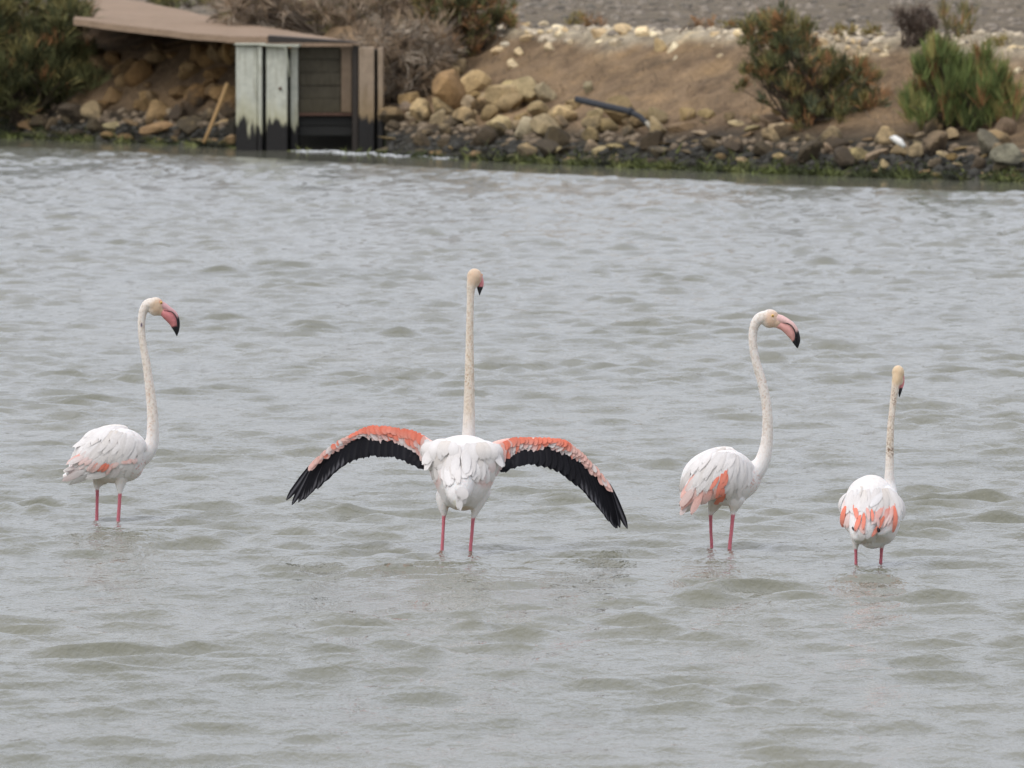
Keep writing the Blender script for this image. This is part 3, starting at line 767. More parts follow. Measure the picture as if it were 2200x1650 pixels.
def bowed(me, q):
    if q <= 0: return me
    if (me.name, q) not in BOW:
        m = me.copy()
        for v in m.vertices: v.co.z += q*.04*4*v.co.x*(1-v.co.x) if 0 < v.co.x < 1 else 0
        BOW[(me.name, q)] = m
    return BOW[(me.name, q)]
def feather(parent, kind, p0, p1, width, nrm, lift=0.0, mid=None):
    x = p1-p0; z = (nrm - x*(nrm.dot(x)/x.length_squared)).normalized(); y = z.cross(x).normalized()
    m = Matrix.Identity(4); L_ = x.length
    for r in range(3):
        m[r][0] = x[r]; m[r][1] = y[r]*width; m[r][2] = z[r]*width; m[r][3] = p0[r]+z[r]*lift
    q = 0
    if mid is not None: q = int(max(0, min(40, (mid-(p0+p1)*.5).dot(z)/width/.04)))
    o = bpy.data.objects.new('feather', bowed(rf.choice(FM[kind]), q)); C.objects.link(o); o.parent = parent
    o.matrix_basis = m; return o
class Surf:
    def __init__(s, objs, Y0):
        V, Fc = [], []
        for o in objs:
            o0 = len(V); V += [v.co.copy() for v in o.data.vertices]; Fc += [tuple(i+o0 for i in p.vertices) for p in o.data.polygons]
        s.b = BVHTree.FromPolygons(V, Fc); s.Y0 = Y0
    def hit(s, px, py):
        a = at(px, py, s.Y0-1.2); d = (at(px, py, s.Y0+1)-a).normalized(); h = s.b.ray_cast(a, d)
        return (h[0], h[1]) if h[0] is not None else (None, None)
    def feather(s, parent, kind, x0, y0, x1, y1, wpx, lift=.002):
        p0, n0 = s.hit(x0, y0)
        if p0 is None: return
        p1, n1 = s.hit(x1, y1)
        if p1 is None:
            p1 = at(x1, y1, p0.y+.005); n1 = n0
        if n0.y > 0: n0 = -n0
        if n1.y > 0: n1 = -n1
        nn = (n0*.6+n1*.4+Vector((0, -.35, .05))).normalized()
        pm, nm = s.hit((x0+x1)/2, (y0+y1)/2); mid = None
        if pm is not None: mid = pm+(nm if nm.y < 0 else -nm)*(lift+.0012)
        return feather(parent, kind, p0+n0*(lift*.6-.0008), p1+n1*(lift+.0014), wpx*s.Y0/F, nn, 0.0, mid)
def leg_secs(Y0, pts):
    last = pts[-1]
    return loft(Y0, rnd(Y0, pts)+[(last[0]-1, last[1]+70, last[2], last[2]*Y0/F, last[3] if len(last) > 3 else 0)], 4, 12)
def speckle(px, py, s=0): return fbm(px/3.0, py/3.0, 300+s, 2)
def paint(legs_y, face=None, spots=None, tint_shade=(), headc=TANF, neckdirt=.5, heady=None, breast=None):
    def f(co):
        px, py = proj(co); c = np.tile(WHITE, (len(co), 1))
        n = fbm(px/14, py/14, 7, 3)
        def mixm(m, colr):
            nonlocal c
            m = np.clip(m, 0, 1)[:, None]; c = c*(1-m)+np.asarray(colr)*m
        y_neck, y_head = heady
        neck = sstep(y_neck+25, y_neck-90, py)*(py < y_neck+30)
        mixm(neck*neckdirt*(.7+.5*n), CREAM)
        mixm(neck*(speckle(px, py) > .62)*.35, (.40, .30, .2))
        if face: 
            fx, fy, fr = face; d = np.hypot((px-fx), (py-fy)*1.0)/fr
            mixm(sstep(1.25, .55, d+.3*(n-.5))*.85, headc)
        for (x, y, rx, ry, colr, st) in tint_shade:  # pink and tan plumage tints, plus shade painted into the body colour
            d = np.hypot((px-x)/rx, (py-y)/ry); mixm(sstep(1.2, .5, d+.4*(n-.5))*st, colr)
        if spots:
            for (x, y, rx, ry, dens, colr) in spots:
                d = np.hypot((px-x)/rx, (py-y)/ry)
                mixm((sstep(1.2, .4, d))*(fbm(px/2.2, py/2.6, 13, 2) > 1-dens), colr)
        for (x0, x1, y) in legs_y:
            mixm(sstep(y-2.5, y+1.5, py)*((px > x0) & (px < x1)), LEG)
        return c
    return f
def neck_gap_line(Y0, pts, dy, parent):
    V, Fc = loft(Y0, rnd(Y0, pts, dy), 5, 8); o = mesh_from('gape', V, Fc, M_BK, parent); set_col(o.data, np.tile(BLK, (len(V), 1)))
def beak_col(fn, pink=None):
    pk = PINK if pink is None else np.array(pink)
    def f(co):
        px, py = proj(co); n = fbm(px/4, py/4, 4, 2); m = np.clip(fn(px, py), 0, 1)[:, None]
        return (pk*(.85+.3*n[:, None]))*(1-m)+BLK*m
    return f

def blush(spots):
    def f(co):
        px, py = proj(co); c = np.tile(WHITE, (len(co), 1)); n = fbm(px/9, py/9, 17, 3)
        for (x, y, rx, ry, colr, st) in spots:
            d = np.hypot((px-x)/rx, (py-y)/ry); m = (sstep(1.25, .45, d+.7*(n-.5))*st)[:, None]; c = c*(1-m)+np.asarray(colr)*m
        return c
    return f
def side_bird(label, Y0, D):
    o = thing('flamingo', label, 'flamingo', at(D['base'][0], D['base'][1], Y0), 'flamingos wading in the shallow lake')
    parts = [loft(Y0, D['torso'], 6, 28), loft(Y0, rnd(Y0, D['neck']), 5, 16)]
    hx, hy, hr, hr2 = D['head']; parts.append(ball(Y0, hx, hy, hr, hr2, hr*.72*Y0/F))
    hx, hy, hr, hr2 = D['cheek']; parts.append(ball(Y0, hx, hy, hr, hr2, hr*.8*Y0/F))
    for l_ in D['legs']: parts.append(leg_secs(Y0, l_))
    body = fuse('body', parts, .0030, D['paint'], M_PL, o)
    lofted('upper_beak', loft(Y0, D['ubeak'], 5, 14), beak_col(D['ubl'], D['upink']), M_BK, o)
    lofted('lower_beak', loft(Y0, D['lbeak'], 5, 14), beak_col(D['lbl'], D['lpink']), M_BK, o)
    neck_gap_line(Y0, D['gape'], D['gdy'], o)
    ex, ey, er = D['eye']
    S0 = Surf([body], Y0); h, _ = S0.hit(ex, ey)
    V, Fc = ball(Y0, ex, ey, er, er, er*Y0/F*.9, (h.y-Y0)+.0015)
    eye = mesh_from('eye', V, Fc, flat('eye_yellow', (.72, .46, .12), .35, .9), o)
    V, Fc = ball(Y0, ex+.3, ey, er*.42, er*.42, er*Y0/F*.3, (h.y-Y0)-er*Y0/F*.75); mesh_from('pupil', V, Fc, flat('pupil', (.10, .05, .03), .3, .9), eye)
    wing = lofted('wing', loft(Y0, D['wing'], 6, 22), blush(D['blush']), M_PL, o)
    S = Surf([body, wing], Y0)
    for f_ in D['feathers']: S.feather(wing, *f_)
    return o

def flank_feathers(rows, seed, jit=1.5):
    """rows: list of (list of start points, direction, length, width, kinds) in photo pixels"""
    q = random.Random(seed); out = []
    for (pts, dr, ln, wd, kinds, lift) in rows:
        P = catmull([(a, b) for a, b in pts], 1) if False else np.array(pts, float)
        n = max(2, int(np.sum(np.hypot(*np.diff(P, axis=0).T))/(wd*(.85 if 'coral' in str(kinds) or 'salmon' in str(kinds) else .42))))
        cum = np.concatenate([[0], np.cumsum(np.hypot(*np.diff(P, axis=0).T))])
        for i in range(n):
            t = i/(n-1)*cum[-1]; x = np.interp(t, cum, P[:, 0]); y = np.interp(t, cum, P[:, 1])
            a = math.radians(dr[0]*(1-i/(n-1))+dr[1]*i/(n-1)+q.uniform(-14, 14)); l_ = ln*q.uniform(.8, 1.2); o_ = q.uniform(-.07, .07)*l_; x += o_*math.cos(a); y += o_*math.sin(a)
            kd = kinds[min(int(i/n*len(kinds)), len(kinds)-1)]
            if isinstance(kd, tuple): kd = q.choice(kd)
            out.append((kd, x, y, x+l_*math.cos(a)*1.12, y+l_*math.sin(a)*1.12, wd*q.uniform(.92, jit), lift*.42+q.uniform(0, .0008)+(.002 if 'coral' in str(kd) or kd == 'soft' else 0)))
    return out
s_ = 31.7/F
YA = 31.7
A = dict(base=(231, 1121), blush=[(180, 988, 34, 24, SALM, .5), (240, 998, 50, 10, SALM, .6)], upink=(.62, .36, .36), lpink=(.55, .20, .20),
 torso=[(135, 1024, 4, .008, -.01), (154, 1019, 14, .028, -.005), (178, 999, 35, .062, 0), (205, 984, 55, .092, 0), (244, 975.5, 64, .105, 0), (277, 976, 58, .100, 0),
        (299, 972, 40, .080, 0), (312, 970, 22, .05, 0), (319, 968, 5, .015, 0)],
 neck=[(285, 985, 28), (305, 975, 25), (320, 963, 18.5), (327, 946, 14.5), (328.5, 922, 13), (327.7, 888, 11.9), (324.3, 854, 10.9), (320, 820, 9.9), (315.5, 786, 9.1), (309.4, 752, 8.4), (304.6, 719, 7.9),
       (304, 690, 8.4), (308, 668, 9.6), (317, 655, 12), (328, 654, 14), (335, 656, 12)],
 head=(334, 658.5, 18.5, 20.5), cheek=(344, 668, 11, 11),
 legs=[[(226, 1010, 8, .03), (220, 1024, 17, .03), (212, 1034, 14, .03), (208.5, 1046, 6.8, .03), (209, 1056, 4.1, .03), (208.5, 1085, 3.7, .03), (208, 1117, 3.9, .03)],
       [(262, 1004, 8, -.03), (261, 1020, 18, -.03), (259, 1034, 14, -.03), (258, 1050, 8, -.03), (257.5, 1063, 4.4, -.03), (256, 1090, 4.0, -.03), (253.7, 1125, 4.2, -.03)]],
 paint=paint([(195, 222, 1053), (245, 272, 1061)], face=(341, 660, 20), heady=(960, 690), neckdirt=.55,
             spots=[(304, 698, 2.4, 5.5, 1.0, (.09, .06, .12)), (300, 1005, 24, 26, .36, (.62, .36, .33)), (318, 880, 16, 90, .33, (.58, .42, .32))],
             tint_shade=[(347, 648, 6, 6, (.62, .27, .18), .7), (350, 672, 6, 8, (.55, .33, .22), .5), (225, 1035, 50, 9, (.62, .55, .45), .6)]),  # last entry: dull band paints the shade under the belly
 ubeak=rnd(YA, [(347, 655, 8.5), (356, 660, 7.2), (366, 666, 5.6), (375, 672.5, 4.6), (381, 683, 3.7), (383.6, 696, 2.9), (382.5, 709, 2.6), (380, 722, .6)]),
 lbeak=rnd(YA, [(346, 670, 7), (356, 674, 10.6), (365, 682, 11.0), (372, 692, 9.3), (376, 703, 6.8), (378.4, 713, 3.6), (379.6, 721, 1)]),
 ubl=lambda x, y: sstep(676, 690, y+(x-380)*1.5), lbl=lambda x, y: sstep(700, 702, y+(x-375)*.25),
 gape=[(352, 667, .5), (362, 668.5, .8), (372, 672, .9), (378.5, 681, 1.0), (381, 692, 1.2), (381, 700, 1.0)], gdy=-.0165,
 eye=(346, 650.5, 3.1),
 wing=[(143, 1019, 4, .006, -.05), (165, 1008, 15, .022, -.055), (195, 990, 31, .035, -.065), (232, 970, 41, .04, -.072), (268, 960, 40, .04, -.070), (298, 962, 26, .032, -.055), (312, 966, 6, .01, -.04)])
FA = flank_feathers([
  ([(176, 1000), (160, 1004)], (158, 152), 24, 9, ['pale'], .001),
  ([(188, 1008), (205, 1016), (240, 1014)], (168, 176), 50, 14, ['pale', 'white', 'white'], .001),
  ([(296, 980), (276, 986)], (128, 140), 17, 9, ['soft'], .006),
  ([(258, 990), (232, 996), (206, 990), (192, 982)], (128, 150), 24, 8, ['soft', 'corallong', 'soft', 'soft'], .008),
  ([(184, 958), (176, 975), (184, 985)], (122, 150), 34, 11, ['pale', 'soft', 'pale'], .003),
  ([(304, 965), (280, 972), (245, 975), (215, 972), (192, 962)], (112, 140), 44, 13, ['whitelong', 'pale', 'whitelong', 'whitelong', 'pale'], .004),
  ([(306, 945), (280, 950), (245, 950), (212, 948), (192, 944)], (108, 134), 52, 13, ['whitelong'], .005),
  ([(300, 932), (272, 928), (240, 928), (212, 932)], (108, 140), 50, 13, ['whitelong', 'whitelong', 'shade', 'whitelong'], .006),
  ([(290, 922), (262, 916), (236, 917), (214, 924)], (112, 146), 42, 12, ['whitelong'], .007)], 1, 1.25)
A['feathers'] = FA
bA = side_bird('leftmost flamingo, side view with deep pink bill and curved neck', YA, A)

YC = 30.15
Cc = dict(base=(1549, 1181), blush=[(1505, 1066, 40, 30, SALM, .75), (1545, 1040, 17, 34, CORAL, .7)], upink=(.76, .50, .46), lpink=(.70, .36, .32),
 torso=[(1467, 1100, 4, .008, -.05), (1477, 1086, 15, .03, -.045), (1490, 1058, 34, .066, -.03), (1512, 1032, 53, .094, -.01), (1545, 1023, 63, .105, 0), (1575, 1024, 62, .105, .01),
        (1602, 1020, 46, .085, .02), (1622, 1012, 27, .055, .03), (1634, 1003, 6, .015, .03)],
 neck=[(1600, 1030, 28), (1618, 1015, 24), (1634, 998, 18), (1643, 975, 15.5), (1648, 945, 13), (1649.3, 910, 11.6), (1647.5, 876, 10.9), (1642.5, 845, 10.5), (1634.5, 812, 10.1), (1625.5, 782, 9.6), (1618.8, 750, 9.2),
       (1617.3, 722, 9.4), (1621, 700, 10.2), (1630, 686, 12.2), (1642, 682, 14.5), (1652, 683, 14)],
 head=(1654, 684.5, 21, 20.5), cheek=(1667, 691, 14, 13.5),
 legs=[[(1544, 1060, 8, .03), (1538, 1074, 17, .03), (1533, 1088, 13, .03), (1527.5, 1102, 6.4, .03), (1526.8, 1112, 4.1, .03), (1527.5, 1145, 3.6, .03), (1529, 1177, 3.8, .03)],
       [(1580, 1054, 8, -.03), (1581, 1068, 20, -.03), (1578, 1084, 15, -.03), (1575.5, 1098, 7.6, -.03), (1574.5, 1108, 4.8, -.03), (1571, 1145, 4.2, -.03), (1567.5, 1180, 4.4, -.03)]],
 paint=paint([(1512, 1545, 1107), (1556, 1595, 1106)], face=(1664, 688, 23), headc=np.array([.66, .46, .32]), heady=(1000, 720), neckdirt=.42,
             spots=[(1636, 860, 22, 110, .30, (.58, .45, .36)), (1618, 1035, 24, 30, .36, (.66, .46, .42))],
             tint_shade=[(1550, 1092, 50, 9, (.62, .56, .47), .6), (1668, 675, 6, 4, (.5, .33, .22), .5)]),  # first entry: belly underside shade put into the colour
 ubeak=rnd(YC, [(1668, 685, 11), (1679, 687, 9.6), (1690, 692, 8.2), (1700, 698, 7.0), (1708, 707, 6.0), (1713, 719, 4.9), (1715, 732, 4.4), (1713.5, 748, 1.0)]),
 lbeak=rnd(YC, [(1670, 697, 8), (1681, 700, 9.5), (1691, 706, 10.6), (1699, 716, 9.6), (1705, 727, 6.6), (1709, 737, 4.5), (1712.5, 747, 1)]),
 ubl=lambda x, y: sstep(708, 716, y+(x-1712)*.6), lbl=lambda x, y: sstep(729, 732, y+(x-1705)*1.0),
 gape=[(1681, 694, .4), (1692, 695, .9), (1700, 699.5, 1.0), (1706, 708, 1.2), (1709, 718, 1.4), (1708.5, 730, 1.4)], gdy=-.0175,
 eye=(1660, 678.5, 3.3),
 wing=[(1470, 1098, 4, .006, -.085), (1480, 1082, 14, .02, -.095), (1500, 1054, 33, .035, -.095), (1532, 1026, 46, .04, -.09), (1565, 1012, 46, .04, -.078), (1598, 1008, 32, .03, -.05), (1618, 1006, 8, .01, -.03)])
Cc['feathers'] = flank_feathers([
  ([(1486, 1072), (1476, 1080)], (125, 110), 26, 11, ['salmon', 'pale'], .001),
  ([(1492, 1020), (1482, 1040), (1478, 1060)], (112, 100), 34, 12, ['salmon', 'pale', 'salmon'], .002),
  ([(1530, 1052), (1514, 1056), (1502, 1054), (1492, 1048)], (135, 120), 42, 13, ['soft', 'salmon', 'soft'], .003),
  ([(1590, 1045), (1572, 1055), (1556, 1060)], (110, 120), 24, 14, ['white', 'white', 'coral'], .003),
  ([(1561, 1006), (1553, 1010), (1546, 1020)], (100, 110), 32, 8, ['corallong'], .012),
  ([(1562, 1018), (1554, 1030), (1545, 1038)], (100, 112), 26, 7, ['corallong', 'corallong'], .013),
  ([(1552, 1040), (1538, 1044)], (100, 108), 24, 8, ['corallong', 'salmon'], .012),
  ([(1603, 1008), (1588, 1014), (1572, 1016)], (106, 102), 46, 13, ['whitelong'], .006),
  ([(1534, 1006), (1514, 1010), (1498, 1018)], (112, 118), 50, 13, ['whitelong', 'whitelong', 'pale'], .006),
  ([(1612, 994), (1588, 992), (1560, 988), (1535, 986), (1510, 996)], (102, 124), 58, 13, ['whitelong', 'whitelong', 'whitelong', 'shade', 'whitelong'], .007),
  ([(1596, 980), (1570, 972), (1545, 970), (1520, 978)], (102, 128), 54, 13, ['whitelong'], .008),
  ([(1580, 968), (1555, 963), (1532, 966)], (106, 136), 44, 12, ['whitelong', 'shade', 'whitelong'], .009)], 2, 1.25)
side_bird('flamingo with light pink bill and folded wings, third from the left', YC, Cc)

# ---- right bird, seen from behind, wings folded
YD = 29.4
oD = thing('flamingo', 'rightmost and smallest flamingo seen from behind with speckled straight neck', 'flamingo', at(1866, 1216, YD), 'flamingos wading in the shallow lake')
torso = [(1873, 1040, 16, .03, .05), (1873, 1046, 38, .06, .03), (1872, 1060, 53, .09, .01), (1872, 1082, 61, .12, 0), (1873, 1104, 63, .135, 0), (1874, 1126, 60, .13, -.01), (1873, 1145, 51, .11, -.01),
         (1869, 1158, 34, .07, -.01), (1866, 1166, 10, .02, 0)]
tail = [(1868, 1090, 40, .05, -.08), (1858, 1120, 36, .05, -.12), (1850, 1142, 27, .04, -.15), (1846, 1157, 18, .025, -.165), (1846, 1163, 6, .01, -.17)]
neckD = [(1902, 1090, 26, .10), (1909, 1060, 20, .13), (1910.5, 1038, 13, .14), (1911, 1018, 10.6, .14), (1911.3, 998, 9.6, .14), (1911.8, 970, 8.8, .14), (1912.6, 941, 8.1, .14), (1914, 912, 7.7, .14), (1916.8, 884, 7.2, .14),
         (1920, 856, 7.6, .14), (1923.5, 834, 9.0, .142), (1927, 815, 11, .145), (1929, 802, 11, .15)]
partsD = [loft(YD, torso, 6, 28), loft(YD, tail, 5, 20), loft(YD, rnd(YD, neckD), 5, 16), ball(YD, 1929.5, 801, 13.8, 16.5, .026, .155), ball(YD, 1930, 816, 11.2, 15, .022, .158),
          leg_secs(YD, [(1846, 1132, 8, 0), (1842, 1146, 16, 0), (1840, 1158, 13, 0), (1838.7, 1170, 7.5, 0), (1838.7, 1181, 4.0, 0), (1838.8, 1198, 3.6, 0), (1839, 1214, 3.8, 0)]),
          leg_secs(YD, [(1898, 1126, 8, .02), (1900, 1142, 18, .02), (1898, 1156, 14, .02), (1895, 1169, 7.5, .02), (1894, 1180, 4.2, .02), (1893, 1198, 3.8, .02), (1892, 1217, 4.0, .02)])]
pD = paint([(1825, 1855, 1180), (1878, 1910, 1178)], face=(1929, 804, 26), headc=np.array([.66, .49, .30]), heady=(1045, 860), neckdirt=.8,
           spots=[(1912, 965, 12, 22, .40, (.22, .15, .10)), (1914, 925, 12, 45, .32, (.40, .29, .20)), (1921, 850, 7, 26, .36, (.34, .22, .15))],
           tint_shade=[(1935, 832, 5, 7, (.50, .16, .15), .8), (1880, 1160, 45, 8, (.58, .52, .42), .6)])  # second entry: dull strip painted as shade along the lower belly
bD = fuse('body', partsD, .0030, pD, M_PL, oD)
lofted('beak', loft(YD, rnd(YD, [(1935, 808, 8, .17), (1936.5, 822, 6.5, .165), (1934.8, 833, 4.8, .16), (1933.2, 843, 3.3, .155), (1932.2, 853, .8, .152)]), 5, 12), beak_col(lambda x, y: sstep(832, 834.5, y)), M_BK, oD)
def wing_block(name, Y0, secs, parent, sp_=()): return lofted(name, loft(Y0, secs, 6, 20), blush(sp_), M_PL, parent)
wl = wing_block('wing', YD, [(1868, 1050, 8, .02, -.03), (1848, 1066, 26, .04, -.05), (1836, 1094, 29, .04, -.075), (1833, 1120, 25, .035, -.10), (1840, 1143, 12, .02, -.13), (1846, 1156, 4, .008, -.15)], oD, [(1822, 1102, 17, 32, SALM, .85), (1846, 1116, 20, 24, SALM, .6)])
wr = wing_block('wing', YD, [(1880, 1050, 8, .02, -.03), (1898, 1064, 26, .04, -.04), (1908, 1090, 29, .04, -.06), (1908, 1115, 27, .035, -.085), (1896, 1138, 14, .02, -.115), (1884, 1148, 4, .008, -.13)], oD, [(1912, 1100, 20, 34, SALM, .85), (1886, 1112, 20, 26, SALM, .6)])
SD = Surf([bD, wl, wr], YD)
for f_ in flank_feathers([
   ([(1846, 1132), (1858, 1140), (1870, 1140)], (80, 105), 28, 14, ['white', 'pale', 'white'], .002),
   ([(1826, 1100), (1834, 1110), (1846, 1118)], (92, 82), 34, 13, ['soft', 'salmon', 'pale'], .006),
   ([(1819, 1086), (1825, 1078), (1834, 1078)], (84, 72), 40, 9, ['corallong', 'soft', 'corallong', 'soft'], .010),
   ([(1820, 1060), (1840, 1062), (1858, 1070)], (100, 84), 42, 14, ['whitelong'], .006),
   ([(1832, 1050), (1850, 1048), (1866, 1052)], (112, 92), 44, 14, ['whitelong', 'shade', 'whitelong'], .008)], 5, 1.25): SD.feather(wl, *f_)
for f_ in flank_feathers([
   ([(1884, 1140), (1876, 1134)], (100, 120), 24, 12, ['white'], .002),
   ([(1920, 1084), (1914, 1094), (1902, 1104)], (102, 116), 46, 10, ['corallong', 'soft', 'corallong'], .014),
   ([(1922, 1078), (1910, 1082), (1896, 1090)], (100, 114), 44, 11, ['soft', 'tip', 'soft'], .011),
   ([(1862, 1090), (1870, 1092), (1880, 1100)], (92, 74), 30, 8, ['soft', 'corallong', 'soft'], .012),
   ([(1856, 1104), (1849, 1108)], (104, 110), 28, 8, ['corallong', 'corallong'], .012),
   ([(1930, 1066), (1912, 1062), (1894, 1060), (1880, 1064)], (78, 104), 42, 14, ['whitelong', 'whitelong', 'shade', 'whitelong'], .006),
   ([(1918, 1054), (1898, 1048), (1882, 1048)], (72, 104), 42, 14, ['whitelong', 'shade', 'whitelong'], .008),
   ([(1896, 1060), (1888, 1066)], (128, 130), 46, 13, ['whitelong'], .012)], 6, 1.25): SD.feather(wr, *f_)
SD.feather(wl, 'black', 1835, 1133, 1839, 1141, 4, .022)
SD.feather(wr, 'black', 1880, 1133, 1888, 1145, 7, .024)
SD.feather(wr, 'black', 1894, 1135, 1885, 1144, 4, .024)

# ---- middle bird, seen from behind, wings spread
YB = 30.0
oB = thing('flamingo', 'tallest flamingo in the middle seen from behind with black and coral wings spread', 'flamingo', at(981, 1189, YB), 'flamingos wading in the shallow lake')
torso = [(995, 950, 20, .02, .06), (995, 955, 44, .05, .05), (995, 966, 64, .08, .03), (995, 985, 73, .10, .01), (995, 1010, 71, .12, 0), (994, 1032, 66, .125, 0), (992, 1054, 55, .12, 0), (990, 1073, 43, .10, 0),
         (989, 1087, 31, .07, 0), (988, 1096, 12, .02, 0)]
tail = [(992, 990, 30, .04, -.06), (988, 1025, 34, .05, -.10), (985, 1052, 30, .05, -.13), (984, 1072, 21, .04, -.155), (985, 1085, 11, .02, -.165), (986, 1092, 3, .006, -.17)]
neckB = [(1003, 990, 30, .10), (1005, 965, 20, .13), (1006, 950, 15.6, .14), (1006.5, 936, 14.6, .14), (1007.8, 895, 13, .14), (1008.2, 855, 11.8, .14), (1008.8, 794, 10.3, .14), (1009, 733, 8.8, .14), (1009.8, 672, 7.9, .14),
         (1010.8, 636, 8.2, .14), (1012, 618, 10, .142), (1015, 604, 12.5, .145), (1018, 594, 13, .15)]
legsB = [leg_secs(YB, [(962, 1038, 8, .0), (955, 1058, 17, 0), (952, 1076, 15, 0), (953, 1092, 11, 0), (954, 1104, 6.4, 0), (953.3, 1113, 4.1, 0), (951.5, 1150, 3.7, 0), (949.5, 1189, 4.0, 0)]),
         leg_secs(YB, [(1030, 1030, 8, .0), (1036, 1050, 19, 0), (1030, 1070, 17, 0), (1023, 1090, 12, 0), (1018.5, 1106, 6.8, 0), (1016.2, 1117, 4.3, 0), (1013.5, 1150, 3.9, 0), (1010.5, 1186, 4.0, 0)])]
pB = paint([(940, 968, 1108.5), (1003, 1035, 1113.5)], face=(1022, 594, 22), headc=np.array([.60, .44, .30]), heady=(950, 640), neckdirt=.85,
           spots=[(1010, 760, 14, 130, .36, (.56, .43, .31)), (1004, 815, 7, 20, .4, (.45, .32, .2))],
           tint_shade=[(934, 1034, 14, 20, (.74, .42, .36), .55), (1046, 1034, 26, 16, (.74, .42, .36), .5), (988, 1092, 34, 7, (.60, .46, .32), .7), (985, 1080, 14, 8, (.80, .76, .60), .6),  # third entry: tan strip paints shading on the underside
                  (1034, 598, 4, 10, (.66, .32, .26), .5), (990, 1000, 12, 34, (.62, .54, .46), .4), (995, 954, 75, 9, (.66, .60, .52), .55)])  # last entry: tan shading painted across the brightly lit upper back
bB = fuse('body', [loft(YB, torso, 6, 28), loft(YB, tail, 5, 20), loft(YB, rnd(YB, neckB), 5, 16), ball(YB, 1019.6, 595, 17, 18.5, .032, .155), ball(YB, 1018, 606, 13, 13, .026, .155), ball(YB, 950, 962, 31, 20, .045, .005), ball(YB, 1043, 967, 31, 17, .045, .005)] + legsB, .0030, pB, M_PL, oB)
lofted('beak', loft(YB, rnd(YB, [(1028, 596, 9, .18), (1031.5, 608, 8, .175), (1031, 618, 6.4, .17), (1030.5, 626, 3.6, .165), (1030.4, 634, .8, .16)]), 5, 12), beak_col(lambda x, y: sstep(615, 617, y)), M_BK, oB)
V, Fc = ball(YB, 1034.6, 591, 2.6, 2.6, .004, .150); mesh_from('eye', V, Fc, flat('eye_pink', (.6, .3, .15), .35, .9), oB)

def curve(P, t):
    P = np.array(P, float); q = t*(len(P)-1); i = min(int(q), len(P)-2); f = q-i
    p0, p1, p2, p3 = P[max(i-1, 0)], P[i], P[i+1], P[min(i+2, len(P)-1)]
    return .5*((2*p1)+(-p0+p2)*f+(2*p0-5*p1+4*p2-p3)*f*f+(-p0+3*p1-3*p2+p3)*f**3)
def spread_wing(sgn, lead, bound, pairs, arm, seed):
    q = random.Random(seed)
    wd = lambda u: .05+.10*u          # the wing reaches forward, away from the camera, towards its tip
    wing = lofted('wing', loft(YB, [(x, y, a, a*YB/F*.55, .03+wd(i/(len(arm)-1))) for i, (x, y, a) in enumerate(arm)], 5, 16), lambda co: np.tile(SALM, (len(co), 1)), M_PL, oB)
    R = [p[0] for p in pairs]; T = [p[1] for p in pairs]; n = 31
    for i in range(n):                # flight feathers
        u = i/(n-1); r = curve(R, u); t = curve(T, u); d = t-r
        r = r-d*.10
        if i < n-3: t = t+np.array([q.uniform(-1.5, 1.5), q.uniform(-1.5, 2)])
        p0 = at(r[0], r[1], YB+wd(u)+.020+.0010*i); p1 = at(t[0], t[1], YB+wd(u)-.05+.0018*i+.05*u)
        w_ = (19 if u < .62 else 17 - 6*(u-.62)/.38)
        if u > .86: w_ = 12
        nn = Vector((-.08*sgn, -1, .30)).normalized()
        if i in (n-2, n-4): continue
        feather(wing, 'black' if u > .45 else 'blunt', p0, p1, w_*YB/F*(1.35 if u < .45 else 1.12), nn)
    rowsN = 40
    for row, (f0, f1, wpx, lift, cnt_) in enumerate([(.30, 1.0, 19, .006, 30), (.08, .72, 17, .009, 30), (-.04, .46, 14, .012, 34)]):
        for i in range(cnt_):
            u = (i+.5*(row % 2))/(cnt_); u = min(u, 1)
            l_ = curve(lead, u); b = curve(bound, u)
            tan = curve(lead, min(u+.03, 1))-curve(lead, max(u-.03, 0)); tan = tan/np.linalg.norm(tan)
            sweep = 2+34*max(0, u-.42)
            a = l_*(1-f0)+b*f0-tan*sweep*.3; c_ = l_*(1-f1)+b*f1+tan*sweep*.7
            c_ = c_ + (c_-a)*(q.uniform(-.18, .14)+(.42*(float(vnoise(u*9+seed*3, .5, 77))-.5) if row == 0 else 0))+tan*q.uniform(-4, 4); a = a+tan*q.uniform(-3, 3)
            v = .72*float(fbm(u*15+seed*7+row*.7, row*1.3+seed, 50+seed, 2))*1.25 - .10 + .40*q.random()
            if u > .66: kd = 'salmon' if v < .72 else 'pale' if v < .9 else 'coral'
            elif row == 0: kd = 'coral' if v < .42 else 'tip' if v < .66 else 'pale'
            elif row == 1: kd = 'coral' if v < .52 else 'tip' if v < .80 else 'pale'
            else: kd = 'coral' if v < .78 else 'salmon'
            if u < .06: kd = 'pale' if v < .6 else 'salmon'
            wuse = wpx*(1-.52*max(0, u-.4)/.6)*q.uniform(.8, 1.35)
            ln = np.linalg.norm(c_-a)
            if ln < 5: c_ = a+(c_-a)/max(ln, .1)*5
            Yd = YB+wd(u)-lift*1.2
            p0 = at(a[0], a[1], Yd+.002+.0002*i); p1 = at(c_[0], c_[1], Yd-.002+.0002*i)
            feather(wing, kd, p0, p1, wuse*YB/F, Vector((-.15*sgn, -1, .35)))
    return wing
leadL = [(922, 958), (912, 941), (901, 932), (885, 926), (870, 923), (851, 920), (832, 918), (815, 916.5), (798, 916), (784, 919), (770, 925), (758, 931), (747, 937), (734, 944), (720, 952), (708, 962), (696, 971), (683, 984), (670, 998)]
boundL = [(922, 1000), (912, 996), (900, 984), (889, 975), (876, 969), (863, 961), (852, 946), (835, 956), (818, 954), (803, 950), (790, 933), (776, 942), (765, 944), (754, 952), (739, 962), (723, 971), (708, 979), (690, 990), (672, 1000)]
